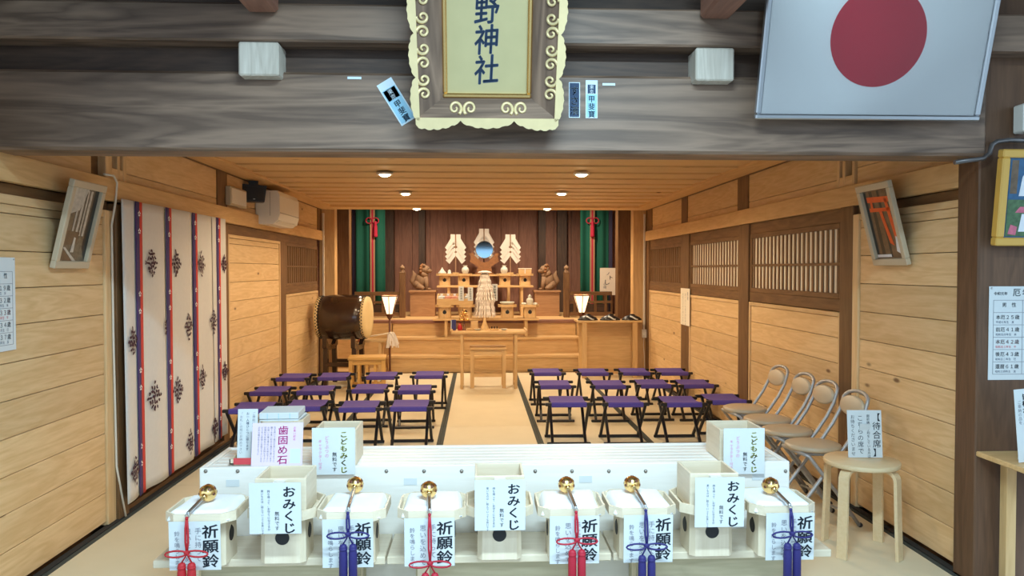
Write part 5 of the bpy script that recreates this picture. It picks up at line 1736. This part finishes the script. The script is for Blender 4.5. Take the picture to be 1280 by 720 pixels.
# guardian lion-dogs on boxes
def komainu(label, px, sd, blabel):
    yK = 12.0
    X = at(px, 360, Y=yK).x
    zt_ = at(px, 363, Y=yK - .15).z
    b = thing('pedestal_box', blabel, 'pedestal', (X, yK, ST + .001), 0, 'lion-dog pedestals')
    hb = zt_ - ST - .001
    block('box_body', (-.19, -.16, 0), (.19, .16, hb - .03), 'pedestal_wood', b)
    block('box_top', (-.21, -.18, hb - .03), (.21, .18, hb), 'pedestal_wood', b, .004)
    t = thing('lion_dog', label, 'statue', (X, yK, zt_ + .004), R(0), 'guardian lion-dogs')
    s = -sd                     # faces the centre
    m = MB()
    m.sphere((-s * .03, 0, .15), .10, 14, 10, (.85, .9, 1.25))
    m.sphere((-s * .07, 0, .08), .085, 12, 8, (1.0, 1.1, .95))
    m.tube([(s * .03, -.04, .20), (s * .055, -.05, .10), (s * .06, -.055, .012)], [.045, .034, .030], 10)
    m.tube([(s * .03, .04, .20), (s * .055, .05, .10), (s * .06, .055, .012)], [.045, .034, .030], 10)
    m.sphere((s * .085, -.055, .016), .030, 8, 6, (1.3, .9, .6)); m.sphere((s * .085, .055, .016), .030, 8, 6, (1.3, .9, .6))
    m.tube([(-s * .08, -.08, .06), (.0, -.09, .03), (s * .02, -.09, .018)], [.05, .035, .026], 8)
    m.tube([(-s * .08, .08, .06), (.0, .09, .03), (s * .02, .09, .018)], [.05, .035, .026], 8)
    m.tube([(-s * .01, 0, .22), (s * .02, -.01, .28)], [.085, .075], 12)
    m.sphere((s * .035, -.02, .315), .074, 14, 10, (1.0, .95, .95))
    obj('body', m, 'stone_tan', t)
    m = MB().sphere((s * .095, -.045, .295), .040, 10, 8, (1.1, 1.0, .75))
    obj('muzzle', m, 'stone_tan', t)
    m = MB()
    for k in range(11):
        a_ = 2 * PI * k / 11
        m.sphere((-s * .005 + .03 * math.cos(a_), -.01 + .075 * math.cos(a_), .31 + .075 * math.sin(a_)), .026, 8, 6)
    obj('mane', m, 'carved_wood', t)
    for k in (-1, 1):
        obj('ear', MB().lathe([(.020, 0), (.016, .02), (.002, .042)], 8, Matrix.Translation((s * .02, -.02 + k * .055, .365))), 'stone_tan', t)
        obj('eye', MB().sphere((s * .092, -.055 + k * .026, .330), .008, 8, 6), 'black', t)
    obj('tail', MB().tube([(-s * .13, 0, .06), (-s * .17, 0, .14), (-s * .13, 0, .24), (-s * .16, 0, .30)], [.025, .045, .035, .006], 10), 'stone_tan', t)
komainu('seated guardian lion-dog statue on the left altar pedestal', 529, -1, 'reddish wooden pedestal under the left lion-dog')
komainu('seated guardian lion-dog statue on the right altar pedestal', 683, 1, 'reddish wooden pedestal under the right lion-dog')

# altar tables
def altar_table(label, Y, pxl, pxr, py_top, floor_z, depth, th=.03, legs=2):
    a, b = at(pxl, py_top, Y=Y - depth / 2), at(pxr, py_top, Y=Y - depth / 2)
    w_ = b.x - a.x
    z = at((pxl + pxr) / 2, py_top, Y=Y - depth / 2).z
    t = thing('altar_table', label, 'table', ((a.x + b.x) / 2, Y, floor_z + .001))
    h = z - floor_z - .001
    block('table_top', (-w_ / 2, -depth / 2, h - th), (w_ / 2, depth / 2, h), 'altar_X', t, .004)
    for sx in (-1, 1):
        for sy in (-1, 1):
            xx, yy = sx * (w_ / 2 - .18), sy * (depth / 2 - .045)
            block('leg', (xx - .02, yy - .02, 0), (xx + .02, yy + .02, h - th), 'altar_Z', t)
        block('foot_rail', (sx * (w_ / 2 - .18) - .016, -depth / 2 + .065, .03), (sx * (w_ / 2 - .18) + .016, depth / 2 - .065, .06), 'altar_Y', t)
    return t.location.x, z
Y1, Y2, Y3 = 10.74, 12.05, 12.5
x1, z1 = altar_table('wide front altar table standing on the steps', 10.74, 541, 674, 398, .446, .26)
x2, z2 = altar_table('upper altar table with offering stands behind the front table', 12.05, 546, 667, 357, ST, .34)
x3, z3 = altar_table('rear altar table carrying mirror and paper wands', 12.55, 560, 650, 343, ST, .36)

def offering_stand(label, px, Y, z, group):
    t = thing('offering_stand', label, 'tray stand', (at(px, 370, Y=Y).x, Y, z + .001), 0, group)
    tray_parts(t, .255, .185, 'altar', .68)
    return t.location
f_stands = {}
for px, lb in ((556, 'leftmost wooden offering stand on the front altar table'), (582, 'second wooden offering stand from the left, front altar table'), (634, 'third wooden offering stand, front altar table, with pale dish'), (662, 'rightmost wooden offering stand on the front altar table, with vase')):
    f_stands[px] = offering_stand(lb, px, Y1, z1, 'front altar offering stands')
u_stands = {}
for px, lb in ((556, 'leftmost offering stand on the upper altar table'), (580, 'second offering stand from the left on the upper altar table'), (631, 'third offering stand on the upper altar table'), (656, 'rightmost offering stand on the upper altar table')):
    u_stands[px] = offering_stand(lb, px, Y2, z2, 'upper altar offering stands')
TF = .185 - .0235
# packet box across the two left front stands
a = f_stands[556]; b = f_stands[582]
xc = (a.x + b.x) / 2
zb = z1 + .001 + .186
t = thing('packet_box', 'shallow wooden box of wrapped offerings across the two left front stands', 'box', (xc, Y1, zb))
w_ = .50
block('front_board', (-w_ / 2, -.125, 0), (w_ / 2, -.113, .085), 'altar_X', t)
block('back_board', (-w_ / 2, .113, 0), (w_ / 2, .125, .15), 'altar_X', t)
for sx in (-1, 1):
    xa_, xb_ = sorted((sx * w_ / 2, sx * (w_ / 2 - .012)))
    obj('end_board', MB().prism([(-.113, 0), (.113, 0), (.113, .15), (-.113, .085)], xa_, xb_, Matrix.Rotation(R(90), 4, 'Z') @ Matrix.Diagonal((1, -1, 1, 1))), 'altar_Y', t)
block('box_floor', (-w_ / 2 + .012, -.113, 0), (w_ / 2 - .012, .113, .01), 'altar_X', t)
for k, (dx, mt, lb) in enumerate(((-.19, 'paper', 'white wrapped packet at the left end of the offering box'), (-.10, 'fruit_pink', 'pinkish wrapped packet left in the offering box'), (-.01, 'fruit_pink', 'pinkish wrapped packet near the middle of the offering box'), (.08, 'paper_warm', 'cream wrapped packet right in the offering box'), (.17, 'paper', 'white wrapped packet at the right end of the offering box'))):
    q = thing('wrapped_packet', lb, 'packet', (xc + dx, Y1 + .01, zb + .0105), R(random.uniform(-12, 12)), 'packets in the offering box')
    obj('wrapper', MB().box((0, 0, .055), (.075, .14, .11), .012), mt, q)
    obj('tied_top', MB().lathe([(.028, .110), (.010, .118), (.024, .138)], 8), 'paper', q)
def name_card(label, px, pyt, pyb, Y, wpx):
    A, B = at(px, pyt, Y=Y), at(px, pyb, Y=Y)
    w2 = wpx * Y / FPX
    h = A.z - B.z
    t = thing('name_card', label, 'card', (A.x, Y, B.z), 0, 'white name cards on the altar')
    sign(t, w2, h, (0, 0, h / 2), 'paper', [('奉納御神酒', 0, h * .08, h * .16, 'ink_grey', .01)], (0, 0, 0), 'card')
    return t
name_card('white upright name card left of centre on the offering box', 576.5, 358, 376, Y1 - .129, 6.5)
name_card('white upright name card nearest the paper cone, on its left', 588, 359, 376, Y1 - .129, 6.5)
name_card('white upright name card showing right of the paper cone', 618.5, 355, 376, Y1 - .06, 7)
# dishes and vases
def lathe_thing(name, label, cat, loc, prof, mat, part='body', extra=None, n=20, group=None):
    t = thing(name, label, cat, loc, 0, group)
    obj(part, MB().lathe(prof, n), mat, t)
    for nm_, pr, mt in extra or []:
        obj(nm_, MB().lathe(pr, n), mt, t)
    return t
VASE = [(.030, 0), (.034, .01), (.055, .06), (.058, .085), (.045, .115), (.026, .125), (.034, .145), (.030, .146), (.020, .13)]
c = f_stands[634]; zz = z1 + .001 + TF
lathe_thing('shallow_dish', 'pale green round dish on the third front offering stand', 'dish', (c.x, c.y, zz + .001), [(.05, 0), (.10, .045), (.105, .060), (.100, .060), (.09, .04), (0, .035)], 'porcelain', 'bowl', [('foot_ring', [(.052, 0), (.05, .008), (.046, .008)], 'porcelain')])
c = f_stands[662]
lathe_thing('sake_vase', 'white lidded vase on the rightmost front offering stand', 'vase', (c.x, c.y - .03, zz + .001), [(.028, 0), (.03, .01), (.050, .07), (.045, .10), (.022, .12), (.020, .135)], 'porcelain', 'body', [('lid', [(.030, .135), (.030, .142), (.012, .150), (.010, .165)], 'porcelain')])
for dx, sdn in ((-.078, 'left'), (.078, 'right')):
    lathe_thing('small_plate', 'small white plate %s of the lidded vase on the altar' % sdn, 'plate', (c.x + dx, c.y + .02, zz + .001), [(.02, 0), (.036, .012), (.038, .03), (.030, .045), (0, .05)], 'porcelain', 'bowl', [('rim', [(.036, .028), (.041, .031), (.038, .034)], 'porcelain')])
zz = z2 + .001 + TF
c = u_stands[556]
lathe_thing('lidded_dish', 'white dish with pointed lid, leftmost on the upper altar', 'dish', (c.x - .04, c.y, zz + .001), [(.035, 0), (.062, .02), (.064, .035), (.05, .05), (.028, .075), (.006, .110), (.0, .115)], 'porcelain', 'bowl', [('knob', [(.008, .106), (.010, .115), (.004, .122)], 'porcelain')])
lathe_thing('lidded_dish', 'small white lidded cup beside the pointed dish on the upper altar', 'dish', (c.x + .072, c.y, zz + .001), [(.030, 0), (.048, .012), (.048, .02), (.026, .028), (.024, .062), (.020, .075), (0, .078)], 'porcelain', 'bowl', [('knob', [(.010, .076), (.010, .084)], 'porcelain')])
for px, lb in ((580, 'white round vase left of the mirror'), (631, 'white round vase right of the mirror')):
    c = u_stands[px]
    lathe_thing('round_vase', lb, 'vase', (c.x + (.02 if px == 580 else -.01), c.y, zz + .001), VASE, 'porcelain', 'body', [('mouth_ring', [(.029, .140), (.037, .143), (.036, .149), (.029, .149)], 'porcelain')])
c = u_stands[656]
t = thing('offering_box', 'pale wooden box on the rightmost upper offering stand', 'box', (c.x, c.y, zz + .001))
obj('box_body', MB().box((0, 0, .045), (.20, .12, .09), .002), 'altar_X', t)
obj('box_lid', MB().box((0, 0, .098), (.21, .13, .016), .002), 'hinoki_X', t)
obj('tie', MB().box((0, 0, .0535), (.014, .132, .107)), 'gohei_paper', t)

# paper-streamer cone
yO = 10.55
A = at(606, 397, Y=yO)
t = thing('paper_cone', 'tall cone of layered white paper streamers in front of the altar', 'streamers', (A.x, Y1 - .12, z1 + .002))
hO = at(606, 339, Y=yO).z - z1
obj('pole', MB().tube([(0, 0, .0), (0, 0, hO)], .010, 8), 'altar_Z', t)
obj('base', MB().lathe([(.055, 0), (.055, .012), (.02, .02)], 14), 'altar_X', t)
obj('crown_disc', MB().lathe([(.03, hO - .028), (.10, hO - .026), (.085, hO - .010), (.03, hO + .004)], 20), 'gohei_paper', t)
rnd = random.Random(11)
for tier, (za, zb_, ra, rb) in enumerate(((hO - .025, hO - .26, .035, .10), (hO - .22, hO - .43, .085, .135), (hO - .40, .016, .105, .145))):
    m = MB()
    n = 30
    for k in range(n):
        a_ = 2 * PI * (k + rnd.random() * .5) / n
        rj = rnd.uniform(.9, 1.1)
        pts = []
        for j in range(7):
            s_ = j / 6
            r_ = (ra + (rb - ra) * s_ ** .7) * rj + (.010 if j % 2 else 0)
            pts.append(Vector((r_ * math.cos(a_), r_ * math.sin(a_), za + (zb_ - za) * s_ * rnd.uniform(.97, 1.0))))
        tg = Vector((-math.sin(a_), math.cos(a_), 0)) * .010
        vs = []
        for q in pts: vs += [q - tg, q + tg]
        m.add(vs, [(2 * j, 2 * j + 1, 2 * j + 3, 2 * j + 2) for j in range(6)])
    o = obj('streamer_tier', m, 'streamer_paper', t); o['kind'] = 'stuff'
    s_ = o.modifiers.new('thickness', 'SOLIDIFY'); s_.thickness = .001

# paper wands (zigzag folded) and mirror
def gohei(label, px, pyt, pyb, Y, zbase, pole_to):
    A, B = at(px, pyt, Y=Y), at(px, pyb, Y=Y)
    h = A.z - B.z
    zb = B.z - zbase
    t = thing('paper_gohei', label, 'paper wand', (A.x, Y, zbase + .001), 0, 'folded paper wands')
    obj('pole', MB().box((0, .012, (zb + h) / 2), (.016, .012, zb + h), .002), 'braid_tan', t)
    obj('foot', MB().box((0, .012, .015), (.10, .07, .03), .003), 'altar_X', t)
    for s in (-1, 1):
        ol = [(7, 1.0), (58, 1.0), (58, .86), (122, .55), (92, .46), (122, .41), (92, .32), (122, .26), (92, .17), (118, .13), (70, .0), (1, .27), (1, .36), (16, .40), (1, .45), (1, .52), (22, .565), (7, .61)]
        k_ = .168 / 120
        o = obj('folded_paper', MB().prism([(s * x * k_, zb + v * h) for x, v in ol], -.002, .002), 'gohei_paper', t)
        for q, vo in enumerate((.55, .41, .25)):
            st = [(118, vo - .01), (94, vo - .10), (20, vo + .20), (44, vo + .29)]
            obj('fold', MB().prism([(s * x * k_, zb + v * h) for x, v in st], -.040 + .012 * q, -.038 + .012 * q), 'gohei_paper', o)
gohei('zigzag folded paper wand left of the altar mirror', 569.5, 293, 330, 12.42, z3, 0)
gohei('zigzag folded paper wand right of the altar mirror', 638, 293, 330, 12.42, z3, 0)
gohei('zigzag folded paper wand rising behind the altar mirror', 605, 286, 324, 12.68, z3, 0)
yM = 12.50
A = at(605.5, 312, Y=yM)
zc = A.z - z3
t = thing('altar_mirror', 'round blue-tinted mirror on a carved wooden stand', 'mirror', (A.x, yM, z3 + .001))
Mm = Matrix.Translation((0, 0, zc)) @ Matrix.Rotation(R(90.3), 4, 'X')
obj('mirror_disc', MB().lathe([(.138, -.012), (.140, .004)], 40, Mm, False), 'mirror_glass', t)
obj('mirror_rim', MB().tube([tuple(Mm @ Vector((.141 * math.cos(a_), .141 * math.sin(a_), 0))) for a_ in [2 * PI * k / 40 for k in range(40)]], .007, 8, closed=True), 'alu', t)
cl = MB()
for s in (-1, 1):
    ol = [(0, .02), (.10, .02), (.125, .06), (.10, .09), (.17, .13), (.235, .16), (.215, .22), (.25, .26), (.19, .275), (.15, .235), (.11, .20), (.06, .165), (0, .15)]
    cl.prism([(s * x, (z / .30) * (zc - .02)) for x, z in ol], -.045, -.014)
obj('carved_cradle', cl, 'carved_wood', t)
obj('stand_base', MB().box((0, -.02, .012), (.30, .10, .024), .004).box((0, -.02, .05), (.24, .07, .055), .004), 'carved_wood', t)

# cream board sign behind the right balustrade
yS = 11.75
a, b = at(750, 335, Y=yS), at(770, 364, Y=yS)
t = thing('board_sign', 'cream wooden board with a few brushed characters behind the right balustrade', 'sign', ((a.x + b.x) / 2, yS, ST + .001))
h = a.z - ST
w_ = b.x - a.x
pl = sign(t, w_, a.z - b.z + .06, (0, 0, h - (a.z - b.z + .06) / 2), 'paper_warm', [('ノ', .0, .06, .05, 'ink', .03), ('ト', .04, .11, .07, 'ink', .03), ('し', -.02, .17, .09, 'ink_grey', .02), ('心得', -.05, .22, .05, 'ink_grey', 0)], (0, 0, 0), 'board', .02)
obj('easel_leg', MB().box((-.06, .02, h / 2 - .02), (.025, .02, h - .06)), 'brown_Z', t)
obj('easel_leg', MB().box((.06, .02, h / 2 - .02), (.025, .02, h - .06)), 'brown_Z', t)
